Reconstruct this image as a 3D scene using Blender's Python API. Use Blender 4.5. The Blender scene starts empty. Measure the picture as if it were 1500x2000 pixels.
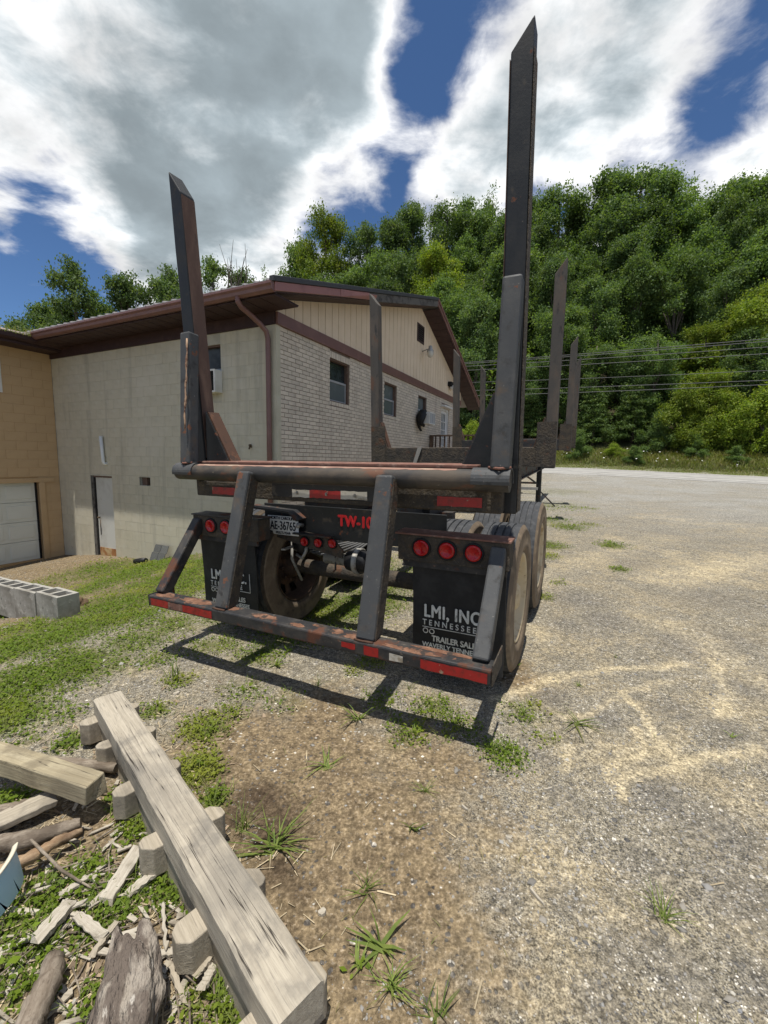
import bpy, bmesh, math, random
import numpy as np
from math import sin, cos, pi, radians as R
from mathutils import Vector, Matrix
random.seed(7); rng = np.random.default_rng(7)
SC = bpy.context.scene; COL = SC.collection

# ------------------------------------------------------------------ camera
F_PX, PITCH, ROLL, CAM_H = 827.94, .1193, .0174, 1.46
c_f = np.array([0, cos(PITCH), -sin(PITCH)]); c_u0 = np.array([0, sin(PITCH), cos(PITCH)]); c_r0 = np.array([1., 0, 0])
c_r = cos(ROLL)*c_r0 + sin(ROLL)*c_u0; c_u = -sin(ROLL)*c_r0 + cos(ROLL)*c_u0
CAMP = np.array([0, 0, CAM_H])
cam = bpy.data.cameras.new('camera'); camo = bpy.data.objects.new('camera', cam); COL.objects.link(camo)
cam.sensor_fit = 'HORIZONTAL'; cam.sensor_width = 36; cam.lens = 36*F_PX/1500; cam.clip_start = .05; cam.clip_end = 2000
M = Matrix.Identity(4)
for i in range(3):
    M[i][0], M[i][1], M[i][2], M[i][3] = c_r[i], c_u[i], -c_f[i], CAMP[i]
camo.matrix_world = M; SC.camera = camo
def ray(x, y): return c_f + (x-750)/F_PX*c_r + (1000-y)/F_PX*c_u
def onplane(x, y, p0, n):
    d = ray(x, y); t = np.dot(np.asarray(p0)-CAMP, n)/np.dot(d, n); return CAMP + t*d

# ------------------------------------------------------------------ sun, sky, exposure
SUN = np.array([-.052, -.182, 1.]); SUN /= np.linalg.norm(SUN)
EXPOSURE = .64
SKY_STRENGTH = .072
sun = bpy.data.lights.new('sun', 'SUN'); sun.energy = 3.6; sun.angle = R(.53); sun.color = (1, .955, .88)
suno = bpy.data.objects.new('sun', sun); COL.objects.link(suno)
suno.rotation_euler = Vector(SUN).to_track_quat('Z', 'Y').to_euler(); suno.location = (0, 0, 60)
SC.view_settings.view_transform = 'Standard'; SC.view_settings.look = 'None'
SC.view_settings.exposure = EXPOSURE; SC.view_settings.gamma = 1; SC.view_settings.use_curve_mapping = False
SC.cycles.max_bounces = 6; SC.cycles.diffuse_bounces = 4; SC.cycles.glossy_bounces = 2; SC.cycles.transmission_bounces = 4; SC.cycles.transparent_max_bounces = 6
SC.cycles.use_denoising = True; SC.cycles.use_adaptive_sampling = True

def nd(nt, t, props=None, **ins):
    n = nt.nodes.new(t)
    for k, v in (props or {}).items(): setattr(n, k, v)
    for k, v in ins.items():
        key = int(k[1:]) if k[0] == '_' and k[1:].isdigit() else k.replace('_', ' ')
        s = n.inputs[key]
        if isinstance(v, bpy.types.NodeSocket): nt.links.new(v, s)
        else: s.default_value = v
    return n
def mth(nt, op, a, b=None, c=None, clamp=False):
    n = nt.nodes.new('ShaderNodeMath'); n.operation = op; n.use_clamp = clamp
    for i, v in enumerate((a, b, c)):
        if v is None: continue
        if isinstance(v, bpy.types.NodeSocket): nt.links.new(v, n.inputs[i])
        else: n.inputs[i].default_value = v
    return n.outputs[0]
def mixc(nt, f, a, b, mode='MIX'):
    n = nt.nodes.new('ShaderNodeMix'); n.data_type = 'RGBA'; n.blend_type = mode
    for s, v in ((n.inputs[0], f), (n.inputs[6], a), (n.inputs[7], b)):
        if isinstance(v, bpy.types.NodeSocket): nt.links.new(v, s)
        else: s.default_value = (tuple(v)+(1,))[:4] if not isinstance(v, (int, float)) else v
    return n.outputs[2]
def ss(nt, v, lo, hi, o0=0., o1=1.):
    n = nt.nodes.new('ShaderNodeMapRange'); n.interpolation_type = 'SMOOTHSTEP'
    nt.links.new(v, n.inputs[0])
    for i, x in enumerate((lo, hi, o0, o1)): n.inputs[i+1].default_value = x
    return n.outputs[0]
def noise(nt, vec, scale, detail=4, rough=.55, dist=0.):
    return nd(nt, 'ShaderNodeTexNoise', None, Vector=vec, Scale=scale, Detail=detail, Roughness=rough, Distortion=dist).outputs[0]

W = bpy.data.worlds.new('World'); SC.world = W; W.use_nodes = True
nt = W.node_tree; nt.nodes.clear()
sky = nd(nt, 'ShaderNodeTexSky', {'sky_type': 'NISHITA', 'sun_disc': False})
sky.sun_elevation = math.asin(SUN[2]); sky.sun_rotation = math.atan2(SUN[0], SUN[1]); sky.altitude = 2500; sky.air_density = 1.0; sky.dust_density = 0.; sky.ozone_density = 6.0
gdir = nd(nt, 'ShaderNodeTexCoord').outputs['Generated']
skyb = nd(nt, 'ShaderNodeBackground', None, Color=nd(nt, 'ShaderNodeHueSaturation', None, Saturation=1.06, Color=sky.outputs[0]).outputs[0], Strength=SKY_STRENGTH)
# cloud layer: a flat sheet seen in perspective (direction divided by height)
sep = nd(nt, 'ShaderNodeSeparateXYZ', None, Vector=gdir)
zz = mth(nt, 'ADD', mth(nt, 'MAXIMUM', sep.outputs[2], 0.0), .16)
px_ = mth(nt, 'DIVIDE', sep.outputs[0], zz); py_ = mth(nt, 'DIVIDE', sep.outputs[1], zz)
pl = nd(nt, 'ShaderNodeCombineXYZ', None, X=px_, Y=py_, Z=.37).outputs[0]
n1 = noise(nt, pl, 1.9, 12, .57, .22)
n2 = noise(nt, nd(nt, 'ShaderNodeVectorMath', {'operation': 'ADD'}, _0=pl, _1=(.03, .05, 3.0)).outputs[0], 5.2, 10, .60, .30)
wsp = noise(nt, nd(nt, 'ShaderNodeMapping', None, Vector=pl, Rotation=(0, 0, .7), Scale=(2.6, 5.0, 1)).outputs[0], 1.9, 9, .60, .4)
D = mth(nt, 'ADD', mth(nt, 'MULTIPLY', n1, .95), mth(nt, 'ADD', mth(nt, 'MULTIPLY', mth(nt, 'SUBTRACT', n2, .5), .66), mth(nt, 'MULTIPLY', mth(nt, 'SUBTRACT', wsp, .5), .24)))
D = mth(nt, 'ADD', D, .015)
def dirp(x, y):
    d = ray(x, y); return d/np.linalg.norm(d)
def blob(x, y, deg, w):
    global D
    d = dirp(x, y)
    dt = nd(nt, 'ShaderNodeVectorMath', {'operation': 'DOT_PRODUCT'}, _0=gdir, _1=tuple(d)).outputs['Value']
    D = mth(nt, 'ADD', D, ss(nt, dt, cos(R(deg)), 1., 0., w))
for b in ((250, 150, 32, .20), (520, 280, 20, .14), (60, 40, 24, .06), (640, 60, 16, .12), (330, 420, 12, .08), (740, 130, 7, .10),
          (865, 40, 8, -.30), (815, 140, 6, -.22), (785, 230, 6, -.18), (700, 370, 7, -.14), (640, 410, 6, -.16), (560, 440, 5, -.08),
          (1110, 60, 15, .16), (950, 200, 10, .14), (900, 320, 8, .12), (1000, 340, 8, .10), (1170, 300, 7, .12), (860, 395, 5, .10),
          (1280, 320, 7, -.22), (1070, 350, 5, -.12), (1440, 280, 10, .24), (1480, 70, 8, -.24), (1340, 110, 8, .12), (1250, 200, 7, .08), (1390, 190, 4, -.10),
          (60, 480, 9, .14), (270, 480, 9, .18), (150, 430, 6, -.30), (40, 590, 12, -.44), (210, 585, 6, -.14), (520, 480, 6, .04)):
    blob(*b)
alpha = ss(nt, D, .42, .72)
thick = ss(nt, D, .64, 1.02)
n3 = noise(nt, pl, 3.3, 6, .55, .2)
bright = mth(nt, 'SUBTRACT', 1.0, mth(nt, 'MULTIPLY', thick, .56))
bright = mth(nt, 'MULTIPLY', bright, ss(nt, n3, .28, .72, .66, 1.08))
ccol = mixc(nt, thick, (1., 1., 1.), (.78, .92, 1.0))
ccol = mixc(nt, 1., ccol, bright, 'MULTIPLY')
cloudb = nd(nt, 'ShaderNodeBackground', None, Color=ccol, Strength=.78)
ms = nd(nt, 'ShaderNodeMixShader', None, _0=alpha, _1=skyb.outputs[0], _2=cloudb.outputs[0])
nd(nt, 'ShaderNodeOutputWorld', None, Surface=ms.outputs[0])
W.cycles.sampling_method = 'MANUAL'; W.cycles.sample_map_resolution = 512

# ------------------------------------------------------------------ helpers
def tag(o, label=None, cat=None, group=None, kind=None):
    if label: o['label'] = label
    if cat: o['category'] = cat
    if group: o['group'] = group
    if kind: o['kind'] = kind
    return o
def empty(name, mw=None, label=None, cat=None, group=None):
    o = bpy.data.objects.new(name, None); COL.objects.link(o); o.empty_display_size = .1
    if mw is not None: o.matrix_world = mw
    return tag(o, label, cat, group)
def frame(o, x, y, z):
    m = Matrix.Identity(4)
    for i in range(3): m[i][0], m[i][1], m[i][2], m[i][3] = x[i], y[i], z[i], o[i]
    return m
class MB:
    def __init__(s): s.v = []; s.f = []; s.sm = []
    def add(s, vs, fs, smooth=False):
        b = len(s.v); s.v += [tuple(p) for p in vs]; s.f += [tuple(i+b for i in f) for f in fs]; s.sm += [smooth]*len(fs); return s
    def box(s, a, b):
        x0, y0, z0 = (min(p, q) for p, q in zip(a, b)); x1, y1, z1 = (max(p, q) for p, q in zip(a, b))
        return s.add([(x0,y0,z0),(x1,y0,z0),(x1,y1,z0),(x0,y1,z0),(x0,y0,z1),(x1,y0,z1),(x1,y1,z1),(x0,y1,z1)],
                     [(0,3,2,1),(4,5,6,7),(0,1,5,4),(1,2,6,5),(2,3,7,6),(3,0,4,7)])
    def hexa(s, p):  # 8 points, bottom 4 ccw then top 4
        return s.add(p, [(0,3,2,1),(4,5,6,7),(0,1,5,4),(1,2,6,5),(2,3,7,6),(3,0,4,7)])
    def bar(s, p0, p1, w, d, ref=(0, 0, 1)):
        p0, p1 = Vector(p0), Vector(p1); t = (p1-p0).normalized(); r = Vector(ref)
        x = t.cross(r).normalized(); y = x.cross(t).normalized(); x *= w/2; y *= d/2
        return s.hexa([p0-x-y, p0+x-y, p0+x+y, p0-x+y, p1-x-y, p1+x-y, p1+x+y, p1-x+y])
    def prism(s, poly, axis, a, b):  # polygon in the two other axes, extruded along axis from a to b
        n = len(poly)
        def P(q, t):
            l = list(q); l.insert(axis, t); return tuple(l)
        vs = [P(q, a) for q in poly]+[P(q, b) for q in poly]
        fs = [tuple(range(n))[::-1], tuple(range(n, 2*n))]+[(i, (i+1) % n, n+(i+1) % n, n+i) for i in range(n)]
        return s.add(vs, fs)
    def tube(s, pts, rad, seg=10, cap=True, jit=0.):
        pts = [Vector(p) for p in pts]; n = len(pts); rr = rad if hasattr(rad, '__len__') else [rad]*n
        vs = []; prev = None
        for i, p in enumerate(pts):
            t = (pts[min(i+1, n-1)]-pts[max(i-1, 0)]).normalized()
            if prev is None: x = t.orthogonal().normalized()
            else: x = (prev-t*prev.dot(t)).normalized()
            prev = x; y = t.cross(x)
            for k in range(seg):
                a = 2*pi*k/seg; q = rr[i]*(1+jit*random.uniform(-1, 1)); vs.append(p+x*cos(a)*q+y*sin(a)*q)
        fs = [(i*seg+k, i*seg+(k+1) % seg, (i+1)*seg+(k+1) % seg, (i+1)*seg+k) for i in range(n-1) for k in range(seg)]
        s.add(vs, fs, True)
        if cap:
            b = len(s.v)-len(vs)
            s.f += [tuple(b+k for k in range(seg))[::-1], tuple(b+(n-1)*seg+k for k in range(seg))]; s.sm += [False, False]
        return s
    def lathe(s, prof, seg=32, c=(0, 0, 0), smooth=True, skip=None):  # profile (axial u, radius); axis = local x
        vs = [(c[0]+u, c[1]+r*cos(2*pi*k/seg), c[2]+r*sin(2*pi*k/seg)) for u, r in prof for k in range(seg)]
        fs = [(i*seg+k, (i+1)*seg+k, (i+1)*seg+(k+1) % seg, i*seg+(k+1) % seg) for i in range(len(prof)-1) for k in range(seg) if not (skip and skip(i, k))]
        return s.add(vs, fs, smooth)
    def build(s, name, m=None, parent=None, bevel=0., auto=False):
        me = bpy.data.meshes.new(name); me.from_pydata(s.v, [], s.f); me.update()
        me.polygons.foreach_set('use_smooth', s.sm)
        o = bpy.data.objects.new(name, me); COL.objects.link(o)
        if m: me.materials.append(m)
        if parent: o.parent = parent
        if bevel:
            b = o.modifiers.new('bevel', 'BEVEL'); b.width = bevel; b.segments = 2; b.limit_method = 'ANGLE'
        return o
def quads(name, V, m, parent=None, attr=None, smooth=False):   # V: (n,4,3) array of quads
    n = len(V); me = bpy.data.meshes.new(name)
    me.vertices.add(n*4); me.vertices.foreach_set('co', V.reshape(-1).astype(np.float32))
    me.loops.add(n*4); me.loops.foreach_set('vertex_index', np.arange(n*4, dtype=np.int32))
    me.polygons.add(n); me.polygons.foreach_set('loop_start', np.arange(0, n*4, 4, dtype=np.int32)); me.polygons.foreach_set('loop_total', np.full(n, 4, np.int32))
    me.update(calc_edges=True); me.materials.append(m)
    if name is None: return me
    o = bpy.data.objects.new(name, me); COL.objects.link(o)
    if parent: o.parent = parent
    return o
def share(o, name=None, parent=None):
    c = o.copy(); COL.objects.link(c); c.parent = parent
    return c
def copy_tree(o, parent=None):
    c = o.copy(); COL.objects.link(c); c.parent = parent
    for ch in o.children: 
        d = copy_tree(ch, c)
    return c
def text(name, body, size, m, parent, loc, xdir, ydir, align='LEFT', bold=0., sx=1., space=1., ext=.0008):
    cu = bpy.data.curves.new(name, 'FONT'); cu.body = body; cu.size = size; cu.align_x = align; cu.extrude = ext; cu.space_character = space
    cu.materials.append(m); tmp = bpy.data.objects.new(name, cu); me = bpy.data.meshes.new_from_object(tmp); bpy.data.objects.remove(tmp)
    if bold:        # heavier strokes: the outline repeated a hair to each side
        bm = bmesh.new()
        for k, (dx, dy) in enumerate(((-1.6, 0), (1.6, 0), (0, 1), (0, -1), (0, 0))):
            n0 = len(bm.verts); bm.from_mesh(me); bm.verts.ensure_lookup_table()
            for q in bm.verts[n0:]: q.co += Vector((dx*bold, dy*bold, k*.0002))
        bm.to_mesh(me); bm.free()
    o = bpy.data.objects.new(name, me); COL.objects.link(o)
    x = Vector(xdir).normalized(); y = Vector(ydir).normalized(); z = x.cross(y)
    o.parent = parent; o.matrix_local = frame(loc, x*sx, y, z); o['kind'] = 'stuff'; return o

# ------------------------------------------------------------------ materials
def new_mat(name):
    m = bpy.data.materials.new(name); m.use_nodes = True; nt = m.node_tree; nt.nodes.clear()
    out = nd(nt, 'ShaderNodeOutputMaterial'); b = nd(nt, 'ShaderNodeBsdfPrincipled'); nt.links.new(b.outputs[0], out.inputs[0])
    b.inputs['Specular IOR Level'].default_value = .3
    return m, nt, b, out
def surf(name, base, rough=.7, layers=(), bump=(), coord='Object', stretch=(1, 1, 1), island=0., metal=0., spec=.3, rndobj=0., streak=None, world=False):
    """layers: (colour, scale, lo, hi, detail[, roughness]) blended over each other by noise; bump: (scale, strength, distance)"""
    m, nt, b, out = new_mat(name)
    v = nd(nt, 'ShaderNodeTexCoord').outputs[coord]
    if stretch != (1, 1, 1): v = nd(nt, 'ShaderNodeMapping', None, Vector=v, Scale=stretch).outputs[0]
    col = nd(nt, 'ShaderNodeRGB').outputs[0]; col.default_value = (*base, 1)
    rg = None
    for i, L in enumerate(layers):
        off = nd(nt, 'ShaderNodeVectorMath', {'operation': 'ADD'}, _0=v, _1=(i*7.3, i*3.1, i*5.7)).outputs[0]
        f = ss(nt, noise(nt, off, L[1], L[4] if len(L) > 4 else 6, .62), L[2], L[3])
        col = mixc(nt, f, col, L[0])
        if len(L) > 5:
            if rg is None: rg = nd(nt, 'ShaderNodeValue').outputs[0]; rg.default_value = rough
            n = nt.nodes.new('ShaderNodeMix'); nt.links.new(f, n.inputs[0]); nt.links.new(rg, n.inputs[2]); n.inputs[3].default_value = L[5]; rg = n.outputs[0]
    if streak:      # water streaks and patchy weathering that run on over neighbouring pieces
        wp = nd(nt, 'ShaderNodeNewGeometry').outputs['Position']
        sv = nd(nt, 'ShaderNodeMapping', None, Vector=wp, Scale=(5.5, 5.5, .45)).outputs[0]
        col = mixc(nt, ss(nt, noise(nt, sv, 1., 6, .6, .3), .52, .74, 0, streak[1]), col, streak[0])
        col = mixc(nt, ss(nt, noise(nt, wp, 1.1, 8, .62, .4), .50, .68, 0, streak[1]*.8), col, streak[2])
    if island or rndobj:
        r1 = nd(nt, 'ShaderNodeNewGeometry').outputs['Random Per Island']; r2 = nd(nt, 'ShaderNodeObjectInfo').outputs['Random']
        r = mth(nt, 'FRACT', mth(nt, 'ADD', r1, r2)); a = island or rndobj
        sc = mth(nt, 'MULTIPLY_ADD', r, 2*a, 1-a)
        col = mixc(nt, 1., col, sc, 'MULTIPLY')
    nt.links.new(col, b.inputs['Base Color'])
    if rg is not None: nt.links.new(rg, b.inputs['Roughness'])
    else: b.inputs['Roughness'].default_value = rough
    b.inputs['Metallic'].default_value = metal; b.inputs['Specular IOR Level'].default_value = spec
    prev = None
    for sc_, st, di in bump:
        bn = nd(nt, 'ShaderNodeBump', None, Strength=st, Distance=di, Height=noise(nt, v, sc_, 5, .6))
        if prev is not None: nt.links.new(prev, bn.inputs['Normal'])
        prev = bn.outputs[0]
    if prev is not None: nt.links.new(prev, b.inputs['Normal'])
    return m
RUST = (.115, .045, .024); RUSTL = (.21, .095, .055); DUST = (.20, .165, .12)
M_paint = surf('black_paint', (.014, .0155, .0165), .45, [((.024, .0245, .025), 6, .42, .75, 8, .65), ((.065, .054, .042), 11, .58, .76, 10, .85), (RUST, 8, .63, .67, 10, .85), ((.16, .145, .12), 55, .70, .76, 6, .85)], [(60, .2, .003)])
M_brace = surf('grey_chipped_paint', (.056, .058, .059), .55, [((.085, .084, .080), 6, .42, .72, 8, .7), ((.035, .034, .032), 11, .55, .70, 9, .75), ((.095, .075, .058), 5, .56, .70, 10, .85), ((.15, .068, .04), 9, .635, .665, 10, .9), ((.20, .19, .17), 50, .64, .74, 6, .85)], [(60, .25, .003)])
M_paint_rust = surf('rusty_black_paint', (.028, .028, .029), .5, [((.06, .054, .047), 9, .42, .7, 7, .7), ((.10, .042, .024), 6, .54, .64, 10, .9), ((.19, .088, .05), 13, .63, .70, 10, .92), ((.15, .125, .095), 34, .60, .74, 6, .9)], [(70, .35, .004)])
M_pipe = surf('worn_pipe_paint', (.036, .034, .032), .55, [((.095, .076, .057), 6, .40, .68, 9, .8), ((.135, .068, .043), 7, .56, .66, 10, .85), ((.24, .20, .15), 26, .66, .74, 8, .9)], [(50, .3, .004)], stretch=(.6, 1, 1))
M_mud = surf('muddy_steel', (.048, .042, .035), .85, [((.088, .070, .050), 11, .38, .66, 10, .95), ((.105, .055, .033), 7, .58, .70, 9, .95), ((.15, .125, .09), 50, .58, .74, 6, .95)], [(38, .8, .015)])
M_rustdeck = surf('rust_red_deck', (.175, .085, .062), .85, [((.27, .165, .125), 14, .50, .68, 10), ((.07, .05, .042), 8, .54, .68, 9), ((.36, .28, .20), 30, .66, .74, 7)], [(60, .4, .004)])
M_rustdark = surf('dark_rust', (.075, .040, .026), .85, [((.13, .062, .035), 14, .50, .66, 9), ((.035, .028, .024), 9, .54, .68, 9)], [(60, .4, .004)])
M_brownstake = surf('brown_rusted_face', (.085, .050, .038), .7, [((.14, .088, .065), 5, .45, .68, 9), ((.035, .03, .03), 8, .54, .7, 9), ((.20, .165, .13), 26, .64, .76, 7)], [(45, .35, .005)], stretch=(1, 1, .35))
M_greystake = surf('grey_weathered_steel', (.075, .068, .060), .75, [((.115, .092, .072), 6, .42, .70, 10), ((.12, .068, .046), 7, .60, .70, 10), ((.035, .034, .033), 13, .56, .7, 8)], [(60, .35, .005)], stretch=(1, 1, .4))
M_tread = surf('tyre_rubber', (.042, .044, .047), .8, [((.085, .086, .087), 18, .45, .75, 6), ((.15, .12, .085), 6, .62, .8, 6)], [(90, .2, .003)])
M_side = surf('dusty_tyre_sidewall', (.15, .112, .075), .85, [((.23, .175, .115), 8, .42, .68, 6), ((.085, .07, .055), 14, .58, .72, 6)], [(70, .2, .003)])
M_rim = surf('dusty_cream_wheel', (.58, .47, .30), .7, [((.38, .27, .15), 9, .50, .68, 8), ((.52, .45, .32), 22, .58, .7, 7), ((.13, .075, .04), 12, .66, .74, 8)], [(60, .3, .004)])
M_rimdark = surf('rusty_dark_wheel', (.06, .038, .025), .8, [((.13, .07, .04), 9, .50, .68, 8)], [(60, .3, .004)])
M_flap = surf('black_rubber_flap', (.016, .0165, .017), .62, [((.032, .032, .032), 6, .42, .7, 6), ((.065, .06, .052), 26, .64, .78, 6)], [(30, .1, .004)])
M_white = surf('white_lettering', (.66, .66, .61), .6, [((.34, .33, .30), 45, .48, .68, 8)])
M_redpaint = surf('red_stencil_paint', (.50, .018, .022), .6, [((.20, .02, .02), 40, .55, .72, 6)])
M_redrefl = surf('red_reflective_tape', (.32, .013, .012), .45, [((.20, .016, .013), 22, .45, .66, 7), ((.30, .22, .15), 18, .62, .67, 9)], [(80, .25, .002)], spec=.5)
M_whrefl = surf('white_reflective_tape', (.50, .47, .40), .5, [((.26, .22, .16), 16, .46, .64, 9)], spec=.5)
M_lens = surf('red_lens', (.42, .004, .008), .22, [((.28, .004, .006), 60, .45, .65, 2)], [(120, .3, .002)], spec=.5)
M_rubber = surf('black_grommet', (.012, .012, .012), .7)
M_plate = surf('licence_plate_white', (.72, .73, .71), .4, [((.5, .48, .42), 30, .62, .75, 6)])
M_ink = surf('dark_ink', (.016, .018, .028), .6)
M_steel = surf('bare_grey_fitting', (.33, .32, .29), .55, [((.16, .13, .10), 20, .5, .7, 6)], metal=.3)
M_hose = surf('pale_canister', (.28, .265, .23), .6, [((.14, .12, .09), 24, .5, .7, 6)])
M_blackpl = surf('black_plastic', (.018, .018, .019), .5, [((.05, .045, .04), 18, .55, .72, 6)])

# building
M_brick = surf('tan_brick', (.61, .54, .44), .9, [((.51, .45, .36), 5, .45, .7, 5), ((.68, .585, .475), 40, .52, .7, 6), ((.34, .26, .20), 2.2, .68, .76, 6)], [(140, .35, .004)], island=.10, streak=((.38, .31, .25), .5, (.50, .43, .35)))
M_mortar = surf('brick_mortar', (.20, .155, .125), .95, [((.27, .22, .18), 30, .45, .7, 5)], [(150, .4, .004)])
M_block = surf('grey_painted_block', (.54, .50, .385), .9, [((.465, .43, .325), 1.6, .42, .68, 8), ((.55, .525, .425), 5, .55, .72, 7), ((.30, .275, .215), 2.6, .62, .80, 9)], [(45, .30, .006), (160, .25, .003)], island=.02, streak=((.34, .315, .25), .55, (.60, .56, .46)))
M_blockj = surf('painted_joint', (.40, .38, .31), .95, [((.48, .46, .375), 3.2, .40, .56, 6)], [(60, .3, .004)])
M_stain_sunlit = surf('stained_sunlit_block', (.60, .545, .42), .9, [((.58, .47, .31), 2.2, .45, .66, 8), ((.45, .41, .32), 4, .55, .7, 8)], [(45, .30, .006), (160, .25, .003)], island=.02)  # yellowish stain at the wall foot, colour also lightened to boost the sun patch
M_orange = surf('ochre_painted_block', (.52, .365, .205), .85, [((.46, .32, .175), 2, .42, .68, 7), ((.38, .26, .14), 4, .62, .76, 7)], [(60, .2, .004)], island=.02)
M_orangej = surf('ochre_joint', (.44, .275, .125), .9)
M_siding = surf('cream_metal_siding', (.74, .60, .44), .5, [((.68, .545, .39), 2, .4, .7, 5)], [(3, .05, .02)])
M_sideseam = surf('brown_seam', (.24, .13, .09), .7)
M_brown = surf('brown_metal_trim', (.17, .085, .072), .42, [((.21, .11, .092), 3, .45, .7, 5)], [(6, .08, .01)], spec=.5)
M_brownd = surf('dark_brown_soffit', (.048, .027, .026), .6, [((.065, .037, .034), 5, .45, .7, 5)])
M_pink = surf('faded_brown_fascia', (.30, .135, .115), .4, [((.24, .105, .09), 3, .45, .7, 5)], [(5, .15, .02)], spec=.5)
M_torn = surf('weathered_rake_board', (.12, .112, .10), .85, [((.05, .046, .042), 7, .45, .64, 9), ((.19, .18, .16), 20, .6, .72, 7)], [(40, .5, .01)])
M_roof = surf('grey_ribbed_roof', (.34, .32, .31), .45, [((.26, .235, .225), 1.5, .45, .7, 6)], spec=.5)
M_roofd = surf('dark_roof_edge', (.045, .046, .048), .5)
M_glass = surf('dark_window_glass', (.015, .019, .021), .06, [((.05, .065, .068), 1.3, .4, .65, 4)], spec=.6)
M_glassl = surf('screened_window_glass', (.105, .125, .13), .22, [((.16, .18, .185), 1.6, .4, .65, 4)], spec=.5)
M_sash = surf('aluminium_sash', (.33, .34, .35), .5)
M_winbrown = surf('brown_window_jamb', (.13, .085, .065), .75, [((.22, .17, .13), 14, .55, .7, 6)])
M_wwhite = surf('white_painted_metal', (.72, .71, .67), .5, [((.60, .58, .53), 3, .45, .7, 6)])
M_doorw = surf('dirty_white_door', (.58, .58, .53), .55, [((.47, .46, .41), 1.8, .45, .7, 6), ((.36, .32, .24), 5, .64, .78, 8)])
M_doorrust = surf('rusted_door_foot', (.34, .16, .06), .8, [((.50, .37, .20), 5, .45, .62, 8), ((.20, .08, .03), 10, .55, .7, 7)])
M_garage = surf('pale_green_garage_door', (.66, .67, .60), .5, [((.60, .61, .54), 1.5, .42, .7, 5)])
M_pvc = surf('white_pvc', (.72, .72, .68), .4)
M_dark = surf('dark_void', (.012, .011, .010), .9)
M_bear = surf('black_bear_coat', (.010, .0095, .0095), .55, [((.022, .02, .019), 14, .45, .7, 6)], [(50, .6, .01)])
M_deck = surf('brown_deck_wood', (.085, .055, .038), .8, [((.13, .09, .065), 8, .45, .7, 6)], stretch=(1, 1, .3))
M_lamp = surf('grey_lamp_housing', (.40, .39, .36), .4, [((.2, .18, .15), 9, .55, .7, 6)], metal=.4)
M_lampg = surf('milky_lamp_glass', (.55, .53, .47), .25)
M_valve = surf('brass_tap', (.10, .07, .04), .5)

# ground-level things
def wood(name, c1, c2, c3, grain=(1, 22, 22), scale=3.0, crack=.0):
    m, nt, b, out = new_mat(name)
    v0 = nd(nt, 'ShaderNodeTexCoord').outputs['Object']
    v = nd(nt, 'ShaderNodeMapping', None, Vector=v0, Scale=grain).outputs[0]
    g1 = noise(nt, v, scale, 8, .65, .6); g2 = noise(nt, v, scale*4, 5, .6, .2); pt = noise(nt, v0, 7, 6, .6)
    col = mixc(nt, ss(nt, g1, .35, .65), c1, c2); col = mixc(nt, ss(nt, g2, .52, .70, 0, .6), col, c3); col = mixc(nt, ss(nt, pt, .48, .70, 0, .8), col, c3); col = mixc(nt, ss(nt, noise(nt, v0, 2.3, 5, .6), .50, .70, 0, .55), col, c3)
    h = mth(nt, 'ADD', g1, mth(nt, 'MULTIPLY', g2, .5))
    if crack:
        w = nd(nt, 'ShaderNodeMapping', None, Vector=v0, Scale=(.22, 13, 9)).outputs[0]
        cr = ss(nt, mth(nt, 'ABSOLUTE', mth(nt, 'SUBTRACT', noise(nt, w, 1.6, 4, .55, .25), .5)), .0, .0055, 1, 0)
        cr = mth(nt, 'MULTIPLY', cr, ss(nt, noise(nt, v0, 2.2, 2, .5), .46, .54))
        col = mixc(nt, mth(nt, 'MULTIPLY', cr, crack), col, (.03, .025, .02)); h = mth(nt, 'SUBTRACT', h, mth(nt, 'MULTIPLY', cr, 2.))
    nt.links.new(col, b.inputs['Base Color']); b.inputs['Roughness'].default_value = .88; b.inputs['Specular IOR Level'].default_value = .2
    bn = nd(nt, 'ShaderNodeBump', None, Strength=.5, Distance=.006, Height=h); nt.links.new(bn.outputs[0], b.inputs['Normal'])
    return m
M_beam = wood('weathered_beam_wood', (.325, .285, .22), (.44, .39, .305), (.175, .16, .135), crack=.95)
M_cross = wood('weathered_block_wood', (.30, .26, .195), (.40, .35, .27), (.17, .15, .12))
M_timber2 = wood('yellowed_timber_wood', (.31, .26, .165), (.41, .355, .24), (.18, .15, .10), crack=.8)
M_bark = wood('grey_bark', (.17, .135, .10), (.29, .245, .19), (.085, .065, .048), (4, 14, 14), 3.)
M_rot = wood('rotten_wood', (.27, .17, .095), (.40, .29, .18), (.11, .07, .045), (2, 18, 18), 3.)
M_pale = wood('bleached_wood', (.34, .30, .235), (.46, .42, .345), (.16, .135, .10), (1, 20, 20), 3.)
M_root = surf('gnarled_root_wood', (.125, .10, .08), .9, [((.30, .26, .21), 16, .48, .60, 10), ((.035, .027, .022), 11, .52, .62, 10), ((.44, .40, .34), 28, .62, .68, 9)], [(18, 1., .04), (70, .7, .01)], stretch=(1, 1, .45))
M_conc = surf('weathered_concrete_block', (.33, .315, .275), .95, [((.20, .185, .155), 4, .40, .62, 10), ((.43, .41, .355), 14, .54, .68, 9), ((.085, .078, .065), 8, .60, .72, 9)], [(90, .6, .005)])
M_shingle = surf('asphalt_shingle', (.085, .088, .085), .95, [((.14, .14, .13), 60, .5, .66, 4)], [(200, .5, .003)], island=.15)
M_blue = surf('pale_blue_plastic', (.42, .60, .68), .45, [((.55, .66, .68), 6, .5, .7, 5)])
M_bluerim = surf('cream_plastic_rim', (.60, .55, .42), .5)
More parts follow.
